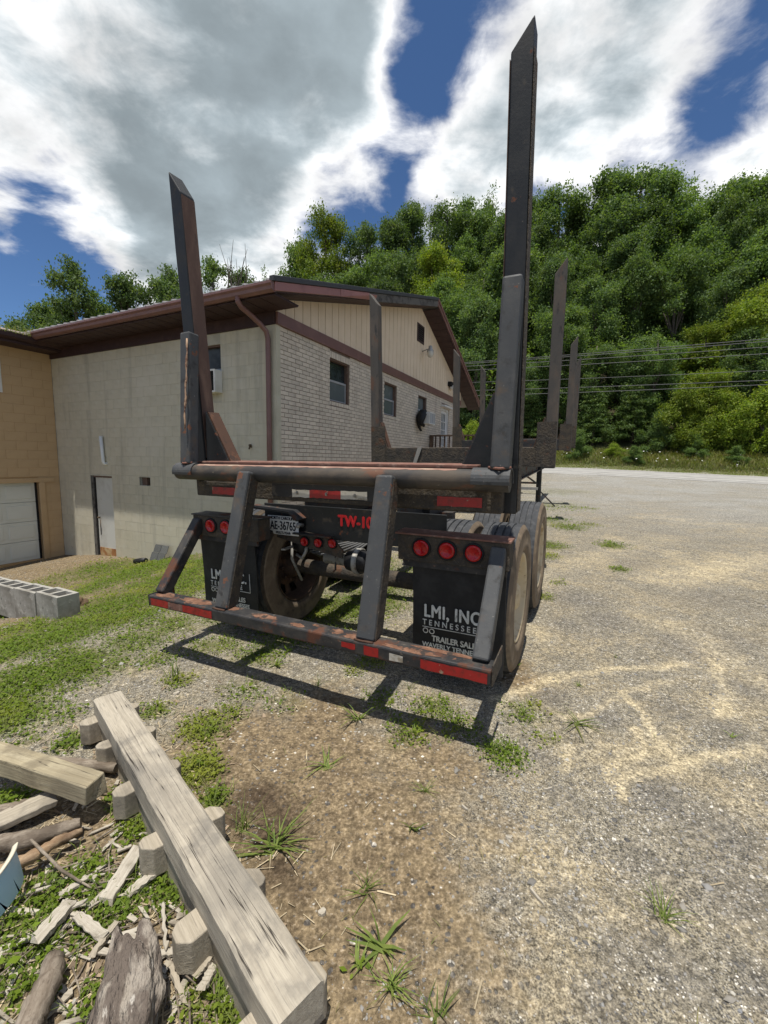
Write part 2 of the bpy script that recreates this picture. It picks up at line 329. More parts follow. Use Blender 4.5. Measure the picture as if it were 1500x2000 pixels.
M_soil = surf('clod_of_soil', (.13, .085, .05), .95, [((.09, .058, .035), 9, .45, .66, 7)], [(30, .8, .02)])
M_cable = surf('black_cable', (.10, .10, .10), .6)

def leafmat(name, c1, c2, c3=None, trans=.35, rough=.6, spec=.22):
    m, nt, b, out = new_mat(name)
    r = nd(nt, 'ShaderNodeNewGeometry').outputs['Random Per Island']; oi = nd(nt, 'ShaderNodeObjectInfo')
    col = mixc(nt, r, c1, c2)
    v = nd(nt, 'ShaderNodeTexCoord').outputs['Object']
    if c3: col = mixc(nt, ss(nt, noise(nt, v, 1.3, 3, .6), .48, .66), col, c3)
    k = mth(nt, 'MULTIPLY_ADD', oi.outputs['Random'], .5, .76); col = mixc(nt, 1., col, k, 'MULTIPLY')
    nt.links.new(col, b.inputs['Base Color']); b.inputs['Roughness'].default_value = rough; b.inputs['Specular IOR Level'].default_value = spec
    t = nd(nt, 'ShaderNodeBsdfTranslucent', None, Color=mixc(nt, 1., col, (1.25, 1.3, .45), 'MULTIPLY'))
    ms = nd(nt, 'ShaderNodeMixShader', None, _0=trans, _1=b.outputs[0], _2=t.outputs[0]); nt.links.new(ms.outputs[0], out.inputs[0])
    return m
M_leafA = leafmat('broadleaf_green', (.074, .130, .042), (.138, .210, .066), (.170, .235, .070), .42)
M_leafB = leafmat('deep_green_leaf', (.062, .108, .040), (.118, .180, .064), (.15, .205, .07), .42)
M_leafC = leafmat('light_green_leaf', (.14, .21, .028), (.22, .29, .045), (.26, .30, .05), .45)
M_leafD = leafmat('conifer_green', (.055, .10, .028), (.10, .155, .045), (.14, .19, .05), .3)
M_leafG = leafmat('ground_clover', (.11, .18, .014), (.215, .30, .03), (.30, .33, .045), .42)
M_grass = leafmat('grass_blade', (.10, .15, .03), (.19, .235, .055), (.25, .25, .08), .35)
M_grassd = leafmat('dry_grass_blade', (.15, .15, .055), (.27, .235, .11), (.13, .17, .045), .3)
M_petal = surf('white_flower', (.75, .75, .70), .6)
M_trunk = surf('tree_bark', (.10, .082, .065), .95, [((.17, .15, .125), 6, .5, .66, 6)], [(12, .6, .03)], stretch=(3, 3, .6))

# ------------------------------------------------------------------ frames of reference
YAW, TPITCH, TROLL = .4494, .0425, .0053
X0 = np.array([-.4694, 2.7822, CAM_H-.1004])
FW = np.array([sin(YAW)*cos(TPITCH), cos(YAW)*cos(TPITCH), sin(TPITCH)]); RT = np.array([cos(YAW), -sin(YAW), 0]); UP = np.cross(RT, FW)
RT = RT*cos(TROLL)+UP*sin(TROLL); UP = np.cross(RT, FW)
def T(u, v, w): return X0+u*RT+v*FW+w*UP
GA = .451; A = np.array([sin(GA), cos(GA), 0]); B = np.array([-cos(GA), sin(GA), 0])
C0 = ray(540, 770); C0 = C0*(7.4/C0[1]); C0[2] = 0
hf = np.array([sin(YAW), cos(YAW)]); hr = np.array([cos(YAW), -sin(YAW)])
def uv(x, y):
    dx, dy = np.asarray(x)-X0[0], np.asarray(y)-X0[1]; return dx*hr[0]+dy*hr[1], dx*hf[0]+dy*hf[1]
def xy(u, v): return X0[0]+u*hr[0]+v*hf[0], X0[1]+u*hr[1]+v*hf[1]
def sst(x, a, b): t = np.clip((np.asarray(x)-a)/(b-a), 0, 1); return t*t*(3-2*t)
def lumps(x, y, s): return (np.sin(x*s*1.3+1.1*np.sin(y*s*.9))+np.sin(y*s*1.7+1.3*np.sin(x*s*1.1+2))+np.sin((x+y)*s*.8+.5))/3
def base_h(x, y):
    u, v = uv(x, y)
    z = .041*np.maximum(0, v-.5)*sst(v, .2, 2.5)
    z = np.where(v > 30, .041*29.5, z)
    z = z-.03*np.clip(u-1, 0, 60)*sst(v, 4, 20)
    L = np.interp(u, [-30, -10, -8.7, -6.66, -5.2, -3.27, -2, 0], [-1.25, -1.12, -.97, -.86, -.55, -.18, -.03, 0])
    z = z+L*(1-sst(v, 9, 17))
    # bank and wooded hill beyond the road
    k = .22+.78*sst(u, -62, -26)
    z = z+1.5*sst(v, 30.3, 36.5)+k*(.62*np.clip(v-36, 0, 32)+.25*np.clip(v-68, 0, 25)-.0*v)
    z = z+sst(v, 36, 44)*1.2*lumps(x, y, .16)
    return z
def gh(x, y):
    u, v = uv(x, y); near = 1-sst(v, 18, 23)
    return base_h(x, y)+near*(.012*lumps(x, y, 2.3)+.006*lumps(x+3, y, 7.1)+.0025*lumps(x, y+5, 19.))*(1-.0)
def G(px, py, it=12):     # where the line of sight through a photo pixel meets the ground
    z = 0.
    for _ in range(it):
        P = onplane(px, py, (0, 0, z), np.array([0, 0, 1.])); z = float(gh(P[0], P[1]))
    return np.array([P[0], P[1], z])
def seg_dist(x, y, pts):
    d = np.full(np.shape(x), 1e9)
    for (ax, ay), (bx, by) in zip(pts[:-1], pts[1:]):
        ex, ey = bx-ax, by-ay; L = ex*ex+ey*ey+1e-9; t = np.clip(((x-ax)*ex+(y-ay)*ey)/L, 0, 1)
        d = np.minimum(d, np.hypot(x-ax-t*ex, y-ay-t*ey))
    return d
def px_line(*pp): return [tuple(G(*p)[:2]) for p in pp]

# ------------------------------------------------------------------ ground cover layout (fields over the ground plane)
GRASS = [(G(px, py)[:2], r, w) for px, py, r, w in (
    (30, 1260, .45, 1), (110, 1240, .5, 1), (200, 1210, .55, 1), (270, 1170, .7, 1), (340, 1130, .8, 1), (385, 1100, .8, .9), (240, 1125, .8, .9), (320, 1105, .8, .9), (290, 1115, .8, .9), (420, 1130, .8, .9), (450, 1180, .6, .7), (200, 1140, .6, .8), (150, 1160, .6, .7), (300, 1100, 1.2, .9), (200, 1112, 1., .75), (370, 1120, 1., .9), (100, 1130, .6, .4), (40, 1150, .6, .6), (120, 1275, .22, .7), (280, 1215, .3, .6), (100, 1205, .3, .6), (330, 1185, .4, .7), (60, 1330, .30, 1), (150, 1300, .35, .9), (10, 1400, .25, .9),
    (260, 1255, .3, .7), (340, 1220, .35, .6), (20, 1200, .4, .6), (60, 1225, .4, .8), (180, 1105, .6, .35),
    (420, 1260, .22, .6), (500, 1280, .22, .6), (600, 1235, .35, .7), (660, 1190, .5, .8), (560, 1215, .4, .6), (720, 1170, .5, .8), (770, 1130, .6, .7), (300, 1285, .2, .5), (350, 1330, .12, .5), (640, 1110, 1.0, .7),
    (300, 1390, .10, .8), (400, 1420, .14, .8), (455, 1390, .12, .5), (380, 1500, .12, .9), (420, 1560, .06, .8), (135, 1450, .10, .8), (120, 1400, .12, .5), (60, 1440, .1, .4),
    (280, 1610, .09, 1), (320, 1690, .10, 1), (350, 1740, .08, .9), (60, 1790, .14, .9), (30, 1850, .12, .8), (150, 1720, .10, .8), (215, 1780, .10, .8), (120, 1760, .1, .8), (40, 1930, .1, .6), (210, 1960, .08, .7), (450, 1960, .10, .9), (390, 1960, .06, .7), (250, 1560, .08, .8), (10, 1570, .1, .9),
    (1110, 1030, .35, .9), (1150, 1025, .3, .6), (1195, 1065, .22, .9), (1075, 1065, .3, .8), (1060, 1085, .25, .7), (1210, 1112, .12, .8), (1090, 1138, .10, .6), (1060, 1165, .14, .6),
    (1062, 985, 1.2, .55), (1080, 950, 1.6, .45), (1120, 990, .6, .5), (1065, 1015, .6, .6),
    (850, 1385, .16, .42), (800, 1435, .16, .45), (1020, 1395, .17, .40), (980, 1475, .14, .42), (1060, 1440, .12, .35), (900, 1420, .14, .33), (740, 1370, .15, .35), (560, 1370, .2, .35), (480, 1350, .2, .4), (870, 1440, .05, .5), (1040, 1375, .05, .6), (730, 1290, .12, .6), (690, 1310, .1, .4))]
def field(L, x, y):
    s = np.zeros(np.shape(x))
    for c, r, w in L: s = np.maximum(s, w*np.exp(-((x-c[0])**2+(y-c[1])**2)/(r*r)*.9))
    return s
SANDL = [(px_line((1000, 1700), (1080, 1580), (1200, 1480), (1400, 1400)), .10, .36), (px_line((900, 1900), (1000, 1780), (1150, 1680), (1500, 1560)), .09, .34), (px_line((760, 1480), (880, 1560), (960, 1680)), .12, .36), (px_line((1300, 2000), (1380, 1850), (1500, 1740)), .08, .32), (px_line((1060, 1960), (1130, 1850), (1300, 1700)), .07, .32), (px_line((1060, 1130), (1150, 1090), (1300, 1050)), .25, .5), (px_line((960, 1365), (1040, 1340), (1120, 1318), (1210, 1308), (1335, 1298)), .045, 1.), (px_line((1100, 1400), (1160, 1375), (1240, 1360), (1300, 1330)), .03, .8),
         (px_line((1235, 1365), (1255, 1400), (1265, 1430), (1310, 1480), (1330, 1492)), .03, 1.), (px_line((1320, 1490), (1260, 1520), (1215, 1560)), .028, 1.), (px_line((1235, 1420), (1250, 1470), (1210, 1530)), .03, .8),
         (px_line((1320, 1495), (1400, 1480), (1500, 1465)), .04, .9), (px_line((1110, 1500), (1130, 1475)), .03, .9), (px_line((1300, 1130), (1400, 1110), (1500, 1090)), .3, .8), (px_line((1250, 1200), (1370, 1250), (1500, 1330)), .16, .6),
         (px_line((1180, 1050), (1300, 1075), (1420, 1130)), .22, .5), (px_line((1390, 1290), (1420, 1340), (1400, 1400)), .06, .8), (px_line((1010, 1210), (1060, 1250)), .1, .5), (px_line((1280, 1010), (1500, 1035)), .5, .4)]
def sand_f(x, y):
    x, y = x+.05*lumps(x, y, 6.)+.02*lumps(x, y, 17.), y+.05*lumps(y+4, x, 6.3)+.02*lumps(y, x+2, 15.)
    s = np.zeros(np.shape(x))
    for pts, r, w in SANDL: s = np.maximum(s, w*np.exp(-(seg_dist(x, y, pts)/(r*1.15))**2*.8))
    return s
DIRT = [(G(px, py)[:2], r, w) for px, py, r, w in ((600, 1500, .5, 1), (700, 1620, .5, .95), (560, 1700, .4, 1), (700, 1800, .35, .85), (820, 1500, .4, .8), (480, 1520, .35, 1), (760, 1950, .3, .8), (640, 1930, .3, .9), (460, 1450, .4, .9), (850, 1700, .3, .6), (650, 1400, .4, .8), (1010, 1330, .2, .8), (340, 1560, .3, .7), (900, 1850, .25, .7), (850, 1950, .25, .7), (780, 1700, .35, .85), (900, 1600, .3, .6), (200, 1600, .4, .8), (100, 1700, .4, .8), (200, 1900, .4, .8),
        (140, 1240, .3, .4), (240, 1100, .6, .7), (160, 1115, .5, .5), (400, 1110, .7, .5), (1000, 1300, .15, .9))]
DARK = [(G(px, py)[:2], r, w) for px, py, r, w in ((1130, 1170, .35, .9), (1180, 1210, .3, .9), (1110, 1220, .2, .8), (1240, 1100, .4, .6), (1400, 1170, .6, .7), (1340, 1260, .3, .8), (1420, 1250, .35, .7), (1080, 1360, .14, .8), (1180, 1400, .14, .9), (1330, 1390, .16, .9), (1400, 1420, .2, .8), (1290, 1560, .16, .9), (1100, 1560, .12, .8), (1000, 1620, .1, .8), (980, 1740, .12, .8), (1110, 1760, .10, .8), (1250, 1680, .14, .8), (1400, 1620, .2, .9), (1450, 1760, .16, .9), (1330, 1900, .14, .9), (1200, 1860, .1, .8), (1180, 1960, .1, .8), (940, 1850, .08, .7), (1480, 1920, .12, .9), (1060, 1480, .1, .7), (1300, 1040, .8, .6), (1450, 1010, 1., .6), (1200, 1000, .8, .5), (450, 1330, .3, .5), (1330, 1130, .2, .8), (1440, 1340, .2, .8))]
WET = [(G(px, py)[:2], r, w) for px, py, r, w in ((500, 1560, .14, 1), (540, 1620, .16, .9), (460, 1600, .08, .8), (545, 1700, .10, .8), (580, 1740, .08, .6), (430, 1510, .08, .7), (440, 1400, .06, .5), (580, 1850, .06, .4))]

# ------------------------------------------------------------------ ground sheet
def axis(dense_lo, dense_hi, step, lo, hi, g=1.10):
    a = list(np.arange(dense_lo, dense_hi, step)); s = step
    while a[-1] < hi: s *= g; a.append(a[-1]+s)
    s = step; f = []
    x = dense_lo
    while x > lo: s *= g; x -= s; f.append(x)
    return np.array(f[::-1]+a)
gx = axis(-2.6, 3.0, .028, -190, 190, 1.055); gy = axis(.75, 4.2, .028, -60, 210, 1.055)
XX, YY = np.meshgrid(gx, gy); ZZ = gh(XX, YY)
nxg, nyg = len(gx), len(gy)
me = bpy.data.meshes.new('ground')
me.vertices.add(nxg*nyg); me.vertices.foreach_set('co', np.stack([XX, YY, ZZ], -1).reshape(-1).astype(np.float32))
ii = (np.arange(nyg-1)[:, None]*nxg+np.arange(nxg-1)[None]).reshape(-1)
qf = np.stack([ii, ii+1, ii+nxg+1, ii+nxg], -1).astype(np.int32)
me.loops.add(qf.size); me.loops.foreach_set('vertex_index', qf.reshape(-1)); me.polygons.add(len(qf))
me.polygons.foreach_set('loop_start', np.arange(0, qf.size, 4, dtype=np.int32)); me.polygons.foreach_set('loop_total', np.full(len(qf), 4, np.int32))
me.update(calc_edges=True); me.polygons.foreach_set('use_smooth', np.ones(len(qf), bool))
UU, VV = uv(XX, YY)
leftsoil = (1-sst(UU, -3.2, -1.2))*(1-sst(VV, 8, 14))
fields = {'grassy': np.maximum(np.clip(field(GRASS, XX, YY)*1.1, 0, 1), sst(VV, 30.0, 30.6)), 'sandy': sand_f(XX, YY),
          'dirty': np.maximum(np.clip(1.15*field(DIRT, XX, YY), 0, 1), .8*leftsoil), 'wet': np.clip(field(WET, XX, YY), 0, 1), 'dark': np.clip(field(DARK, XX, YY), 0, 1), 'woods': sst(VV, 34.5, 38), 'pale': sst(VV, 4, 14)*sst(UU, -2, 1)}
for k, a in fields.items():
    at = me.attributes.new(k, 'FLOAT', 'POINT'); at.data.foreach_set('value', a.reshape(-1).astype(np.float32))
m, nt, b, out = new_mat('lot_ground')
v = nd(nt, 'ShaderNodeTexCoord').outputs['Object']
def att(n): return nd(nt, 'ShaderNodeAttribute', {'attribute_name': n}).outputs['Fac']
nA = noise(nt, v, 2.3, 9, .62, .3); nB = noise(nt, v, 14, 8, .62); nC = noise(nt, v, 90, 5, .6); nD = noise(nt, v, .6, 6, .6)
def edge0(f): return ss(nt, mth(nt, 'ADD', f, mth(nt, 'MULTIPLY_ADD', mth(nt, 'SUBTRACT', nA, .5), 1.2, mth(nt, 'MULTIPLY', mth(nt, 'SUBTRACT', nB, .5), .9))), .25, .85)
nF = noise(nt, v, 330, 3, .65); nE = noise(nt, v, 170, 3, .6); nG = noise(nt, v, 5.5, 8, .65, .4)
def stones(scale, rmin, rmax, need, dv):
    w = nd(nt, 'ShaderNodeVectorMath', {'operation': 'ADD'}, _0=v, _1=nd(nt, 'ShaderNodeVectorMath', {'operation': 'SCALE'}, _0=nd(nt, 'ShaderNodeTexNoise', None, Vector=v, Scale=scale*1.3, Detail=2.).outputs[1], Scale=dv).outputs[0]).outputs[0]
    vo = nd(nt, 'ShaderNodeTexVoronoi', None, Vector=w, Scale=scale, Randomness=1.)
    sp_ = nd(nt, 'ShaderNodeSeparateColor', None, Color=vo.outputs['Color']); r = mth(nt, 'MULTIPLY_ADD', sp_.outputs[0], rmax-rmin, rmin)
    on = mth(nt, 'MULTIPLY', ss(nt, mth(nt, 'SUBTRACT', vo.outputs['Distance'], r), -.05, .03, 1, 0), ss(nt, sp_.outputs[1], need, need+.02))
    return on, sp_.outputs[2]
s1, c1_ = stones(120., .20, .48, .35, .006); s2, c2_ = stones(48., .15, .42, .62, .012); s3, c3_ = stones(21., .10, .30, .80, .02)
def stonecol(c): return mixc(nt, ss(nt, c, .50, .92), mixc(nt, c, (.055, .056, .058), (.18, .17, .155)), (.62, .58, .50))
grit = mixc(nt, ss(nt, nE, .36, .64), (.065, .059, .047), (.38, .335, .245)); grit = mixc(nt, ss(nt, nC, .44, .60, 0, .55), grit, mixc(nt, ss(nt, nF, .4, .6), (.085, .08, .07), (.26, .24, .195)))
stn = mth(nt, 'MULTIPLY', mth(nt, 'MAXIMUM', s1, s2), ss(nt, nG, .34, .56))
grav = mixc(nt, mth(nt, 'MULTIPLY', s1, ss(nt, nG, .30, .55, .15, 1.)), grit, stonecol(c1_)); grav = mixc(nt, mth(nt, 'MULTIPLY', s2, ss(nt, nG, .36, .58, .1, 1.)), grav, stonecol(c2_)); grav = mixc(nt, s3, grav, stonecol(c3_))
dust = mixc(nt, ss(nt, nE, .34, .66), (.14, .113, .072), (.42, .355, .235)); dust = mixc(nt, mth(nt, 'MULTIPLY', s1, .55), dust, stonecol(c1_))
gravel = mixc(nt, ss(nt, mth(nt, 'ADD', mth(nt, 'MULTIPLY', nA, .70), mth(nt, 'MULTIPLY', nB, .40)), .49, .67, .06, .82), grav, dust)
gravel = mixc(nt, mth(nt, 'MULTIPLY', edge0(att('dark')), .50), gravel, mixc(nt, mth(nt, 'MAXIMUM', s1, s2), mixc(nt, nF, (.055, .052, .048), (.17, .16, .145)), stonecol(c1_)))
pale = mixc(nt, ss(nt, nE, .34, .66), (.145, .142, .13), (.41, .40, .36)); pale = mixc(nt, mth(nt, 'MULTIPLY', s2, .8), pale, stonecol(c2_)); pale = mixc(nt, ss(nt, nB, .46, .70, 0, .40), pale, (.38, .34, .265)); pale = mixc(nt, ss(nt, noise(nt, nd(nt, 'ShaderNodeMapping', None, Vector=v, Rotation=(0, 0, -.5), Scale=(.35, 1.6, 1)).outputs[0], 1.4, 7, .65), .50, .66, 0, .55), pale, (.19, .165, .13))
gravel = mixc(nt, mth(nt, 'MULTIPLY', att('pale'), ss(nt, nD, .36, .62, .55, 1.)), gravel, pale)
dirt = mixc(nt, ss(nt, nB, .3, .7), (.115, .084, .047), (.245, .185, .105)); dirt = mixc(nt, ss(nt, nC, .56, .68, 0, .8), dirt, (.26, .215, .155)); dirt = mixc(nt, ss(nt, nF, .35, .7, 0, .5), dirt, (.235, .18, .12)); dirt = mixc(nt, mth(nt, 'MULTIPLY', mth(nt, 'MAXIMUM', s2, s3), .8), dirt, stonecol(c2_))
sand = mixc(nt, nC, (.44, .36, .22), (.60, .505, .33))
nAB = mth(nt, 'MULTIPLY_ADD', mth(nt, 'SUBTRACT', nA, .5), 1.1, mth(nt, 'MULTIPLY', mth(nt, 'SUBTRACT', nB, .5), .7))
def edge(f, lo=.38, hi=.62): return ss(nt, mth(nt, 'ADD', f, nAB), lo-.16, hi+.26)
col = mixc(nt, edge(att('dirty')), gravel, dirt)
col = mixc(nt, mth(nt, 'MULTIPLY', mth(nt, 'MULTIPLY', edge(att('sandy'), .22, .95), ss(nt, nG, .34, .58, .40, 1.)), ss(nt, nC, .34, .56, .3, .92)), col, sand)
col = mixc(nt, mth(nt, 'MULTIPLY', edge(att('wet'), .35, .7), .85), col, (.058, .040, .026))
grs = mixc(nt, nB, (.065, .095, .022), (.15, .135, .05)); grs = mixc(nt, ss(nt, nC, .5, .65, 0, .6), grs, (.06, .095, .025))
col = mixc(nt, mth(nt, 'MULTIPLY', edge(att('grassy'), .35, .65), .85), col, grs)
bank = mixc(nt, nD, (.12, .13, .04), (.24, .19, .09))
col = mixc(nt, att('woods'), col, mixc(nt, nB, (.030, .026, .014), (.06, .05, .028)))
nM = noise(nt, v, 42, 4, .6); nN = noise(nt, v, 21, 4, .6)
col = mixc(nt, 1., col, mth(nt, 'MULTIPLY', mth(nt, 'MULTIPLY', ss(nt, nM, .30, .70, .74, 1.34), ss(nt, nC, .30, .70, .68, 1.26)), ss(nt, nN, .30, .70, .84, 1.14)), 'MULTIPLY')
nt.links.new(col, b.inputs['Base Color']); b.inputs['Roughness'].default_value = .95; b.inputs['Specular IOR Level'].default_value = .12
h = mth(nt, 'ADD', mth(nt, 'MULTIPLY', stn, .6), mth(nt, 'ADD', mth(nt, 'MULTIPLY', nC, .8), mth(nt, 'MULTIPLY', nB, 2.)))
bn = nd(nt, 'ShaderNodeBump', None, Strength=.75, Distance=.012, Height=h); nt.links.new(bn.outputs[0], b.inputs['Normal'])
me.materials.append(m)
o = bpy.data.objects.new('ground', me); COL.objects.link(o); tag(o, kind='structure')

# the road: pale worn asphalt crossing behind the lot, with wheel tracks
us = np.arange(-110, 111, 2.); vs_ = np.array([23.4, 24.6, 26.3, 28, 29.2, 30.1])
V = []; F = []
for i, uu in enumerate(us):
    for j, vv in enumerate(vs_):
        x, y = xy(uu, vv); V.append((x, y, float(base_h(x, y))+.03+(.03 if 0 < j < 5 else -.02)))
n = len(vs_); F = [(i*n+j, (i+1)*n+j, (i+1)*n+j+1, i*n+j+1) for i in range(len(us)-1) for j in range(n-1)]
road = MB().add(V, F, True).build('road', surf('worn_pale_asphalt', (.34, .33, .305), .9, [((.27, .26, .24), 1.2, .42, .66, 8), ((.39, .38, .35), 30, .5, .7, 5)], [(80, .4, .01)])); tag(road, kind='structure')
M_line = surf('worn_road_paint', (.62, .60, .54), .8, [((.40, .385, .35), 6, .5, .62, 8)])
def stripe(v0, v1, mt, name, par):
    V = []
    for uu in us:
        for vv in (v0, v1):
            x, y = xy(uu, vv); V.append((x, y, float(base_h(x, y))+.066))
    return MB().add(V, [(2*i, 2*i+2, 2*i+3, 2*i+1) for i in range(len(us)-1)]).build(name, mt, par)
stripe(29.30, 29.42, M_line, 'edge_line', road); stripe(24.05, 24.17, M_line, 'edge_line', road)
M_trk = surf('tyre_worn_track', (.27, .262, .245), .85, [((.36, .345, .32), 2.5, .45, .62, 8)])
stripe(25.2, 25.7, M_trk, 'wheel_track', road); stripe(27.9, 28.4, M_trk, 'wheel_track', road)

# ------------------------------------------------------------------ main building
bld = empty('roadside_building', frame(C0, A, B, (0, 0, 1)), 'grey block and tan brick building with brown gutter and cream gable siding', 'building')
Z0, ZT = -1.3, 3.70; BL = 6.72; AE = 11.1
# brick gable wall lies in the plane b = 0 facing -b; block wall in the plane a = 0 facing -a
GW = [(1.65, 2.42, 2.67, 3.53), (4.18, 4.95, 2.66, 3.49), (6.55, 7.28, 2.66, 3.49), (8.80, 9.62, 1.34, 3.37)]
def holes_rects(a0, a1, z0, z1, H):
    xs = sorted({a0, a1, *[h[0] for h in H], *[h[1] for h in H]}); out = []
    for p, q in zip(xs[:-1], xs[1:]):
        hs = sorted([(h[2], h[3]) for h in H if h[0] <= p+1e-6 and h[1] >= q-1e-6]); z = z0
        for s, e in hs:
            if s > z: out.append((p, q, z, s))
            z = e
        if z < z1: out.append((p, q, z, z1))
    return out
mb = MB()
for p, q, s, e in holes_rects(.10, AE, Z0, ZT, GW): mb.box((p, .012, s), (q, .20, e))
wallb = mb.build('brick_wall', M_mortar, bld)
CH, BRL = .0752, .213; bricks = []
row = 0; z = ZT-.003
def cut(a0, a1, zz0, zz1):
    segs = [(a0, a1)]
    for h in GW:
        if zz1 > h[2]-.075 and zz0 < h[3]+.135:
            segs = [s for x, y in segs for s in ((x, min(y, h[0]-.008)), (max(x, h[1]+.008), y)) if s[1]-s[0] > .03]
    return segs
while z > .15:
    a = .105-(BRL/2 if row % 2 else 0)
    while a < AE:
        for p, q in cut(max(a, .105), min(a+BRL-.011, AE), z-CH+.011, z):
            if q-p > .03: bricks.append((p, q, z-CH+.011, z))
        a += BRL
    z -= CH; row += 1
for h in GW:       # soldier course above and rowlock sill below each opening
    a = h[0]-.004
    while a < h[1]-.02:
        bricks.append((a, a+.056, h[3]+.004, h[3]+.128)); 
        if h[2] > 2: bricks.append((a, a+.056, h[2]-.075, h[2]-.004))
        a += .068
order = sorted(range(len(bricks)), key=lambda i: (bricks[i][2] < 1.75, bricks[i][0]))
ub = {}
rest = MB()
def brick_box(mbx, p, q, s, e):
    j = random.uniform(-.0015, .0015); mbx.box((p, -.0 + j, s), (q, .03, e))
for n_, i in enumerate(order):
    p, q, s, e = bricks[i]
    if n_ < 300:
        key = (round(q-p, 2), round(e-s, 2))
        if key not in ub:
            o = MB().box((0, 0, 0), (q-p, .03, e-s)).build('brick', M_brick, wallb); ub[key] = o
        else: o = share(ub[key], parent=wallb)
        o.location = (p, random.uniform(-.0015, .0015), s)
    else: brick_box(rest, p, q, s, e)
o = rest.build('bricks', M_brick, wallb); o['kind'] = 'stuff'
# corner trim of plain concrete beside the downspout
MB().box((-.005, -.012, Z0), (.10, .20, ZT)).build('corner_pier', M_block, bld)
# windows in the brick wall
def window(par, h, b0=.09, split=.5, top=M_glass, low=M_glassl, name='window', dirn=1, jamb=M_winbrown):
    a0, a1, z0, z1 = h; w = MB()
    w.box((a0, .03, z0), (a0+.03, b0+.06, z1)).box((a1-.03, .03, z0), (a1, b0+.06, z1)).box((a0+.03, .03, z1-.03), (a1-.03, b0+.06, z1)).box((a0+.03, .03, z0), (a1-.03, b0+.06, z0+.02))
    wo = w.build(name, jamb, par); zm = z0+(z1-z0)*split
    s = MB(); s.box((a0+.03, b0-.02, zm-.02), (a1-.03, b0+.015, zm+.02)).box((a0+.03, b0-.015, z0+.02), (a0+.055, b0+.012, zm-.02)).box((a1-.055, b0-.015, z0+.02), (a1-.03, b0+.012, zm-.02)).box((a0+.055, b0-.015, z0+.02), (a1-.055, b0+.012, z0+.05))
    s.build('sash', M_sash, wo)
    MB().box((a0+.03, b0+.02, zm), (a1-.03, b0+.03, z1-.03)).build('pane', top, wo); MB().box((a0+.03, b0, z0+.05), (a1-.03, b0+.008, zm)).build('pane', low, wo)
    return wo
window(bld, GW[0]); window(bld, GW[1], top=M_glassl); window(bld, GW[2], top=M_glassl)
# white glazed door to the deck
d = MB().box((8.80, .02, 1.34), (8.87, .12, 3.37)).box((9.55, .02, 1.34), (9.62, .12, 3.37)).box((8.87, .02, 3.30), (9.55, .12, 3.37)).box((8.87, .06, 1.34), (9.55, .10, 1.75)).box((8.87, .06, 3.20), (9.55, .10, 3.30)).box((8.87, .06, 1.75), (8.96, .10, 3.20)).box((9.46, .06, 1.75), (9.55, .10, 3.20)).build('glazed_door', M_wwhite, bld)
for i in range(1, 5): MB().box((8.96, .055, 1.75+i*.29-.012), (9.46, .095, 1.75+i*.29+.012)).build('glazing_bar', M_wwhite, d)
for i in range(1, 3): MB().box((8.96+i*.1667-.01, .057, 1.75), (8.96+i*.1667+.01, .093, 3.20)).build('glazing_bar', M_wwhite, d)
MB().box((8.96, .082, 1.75), (9.46, .088, 3.20)).build('pane', M_glassl, d)
MB().box((8.72, -.16, 3.40), (9.70, .02, 3.46)).build('door_hood', M_wwhite, bld, .01)
# brown band above the brick, cream siding panels above it
MB().box((.0, -.05, ZT+.002), (AE, .20, ZT+.20)).build('brown_band', M_brown, bld, .006)
RIDGE, ZR, ZE = 6.62, 6.22, 4.10; AFAR, ZFAR = 12.40, 3.86
def roofz(a): return ZE+(a+.65)*(ZR-ZE)/(RIDGE+.65) if a < RIDGE else ZR+(a-RIDGE)*(ZFAR-ZR)/(AFAR-RIDGE)
sw = .243; a = 0.0
seam = MB()
while a < AE:
    q = min(a+sw, AE); g = .014
    zt0, zt1 = roofz(a+g)-.20, roofz(q)-.20
    mid = [(RIDGE, ZR-.20)] if a+g < RIDGE < q else []
    poly = [(a+g, ZT+.20), (q, ZT+.20), (q, max(zt1, ZT+.21))]+mid+[(a+g, max(zt0, ZT+.21))]
    MB().prism([(x, zz) for x, zz in poly], 1, -.012, .03).build('siding_panel', M_siding, bld)
    for k in range(3): seam.box((a+g+.01, -.016, ZT+.23+k*.8), (a+g+.018, -.012, ZT+.238+k*.8))
    a += sw
poly = [(.0, ZT+.20), (AE, ZT+.20), (AE, roofz(AE)-.2), (RIDGE, ZR-.2), (.0, roofz(0)-.2)]
MB().prism(poly, 1, .004, .20).build('siding_seam', M_sideseam, bld)
# louvred gable vent
MB().box((6.33, -.0125, 5.07), (6.79, .003, 5.49)).build('vent_back', M_dark, bld)
vt = MB().box((6.28, -.03, 5.02), (6.33, .02, 5.54)).box((6.79, -.03, 5.02), (6.84, .02, 5.54)).box((6.33, -.03, 5.49), (6.79, .02, 5.54)).box((6.33, -.03, 5.02), (6.79, .02, 5.07)).build('gable_vent', M_brownd, bld)
for i in range(7): MB().hexa([(6.33, -.028, 5.075+i*.06), (6.79, -.028, 5.075+i*.06), (6.79, .0, 5.10+i*.06), (6.33, .0, 5.10+i*.06), (6.33, -.028, 5.085+i*.06), (6.79, -.028, 5.085+i*.06), (6.79, .0, 5.11+i*.06), (6.33, .0, 5.11+i*.06)]).build('louver', M_brownd, vt)

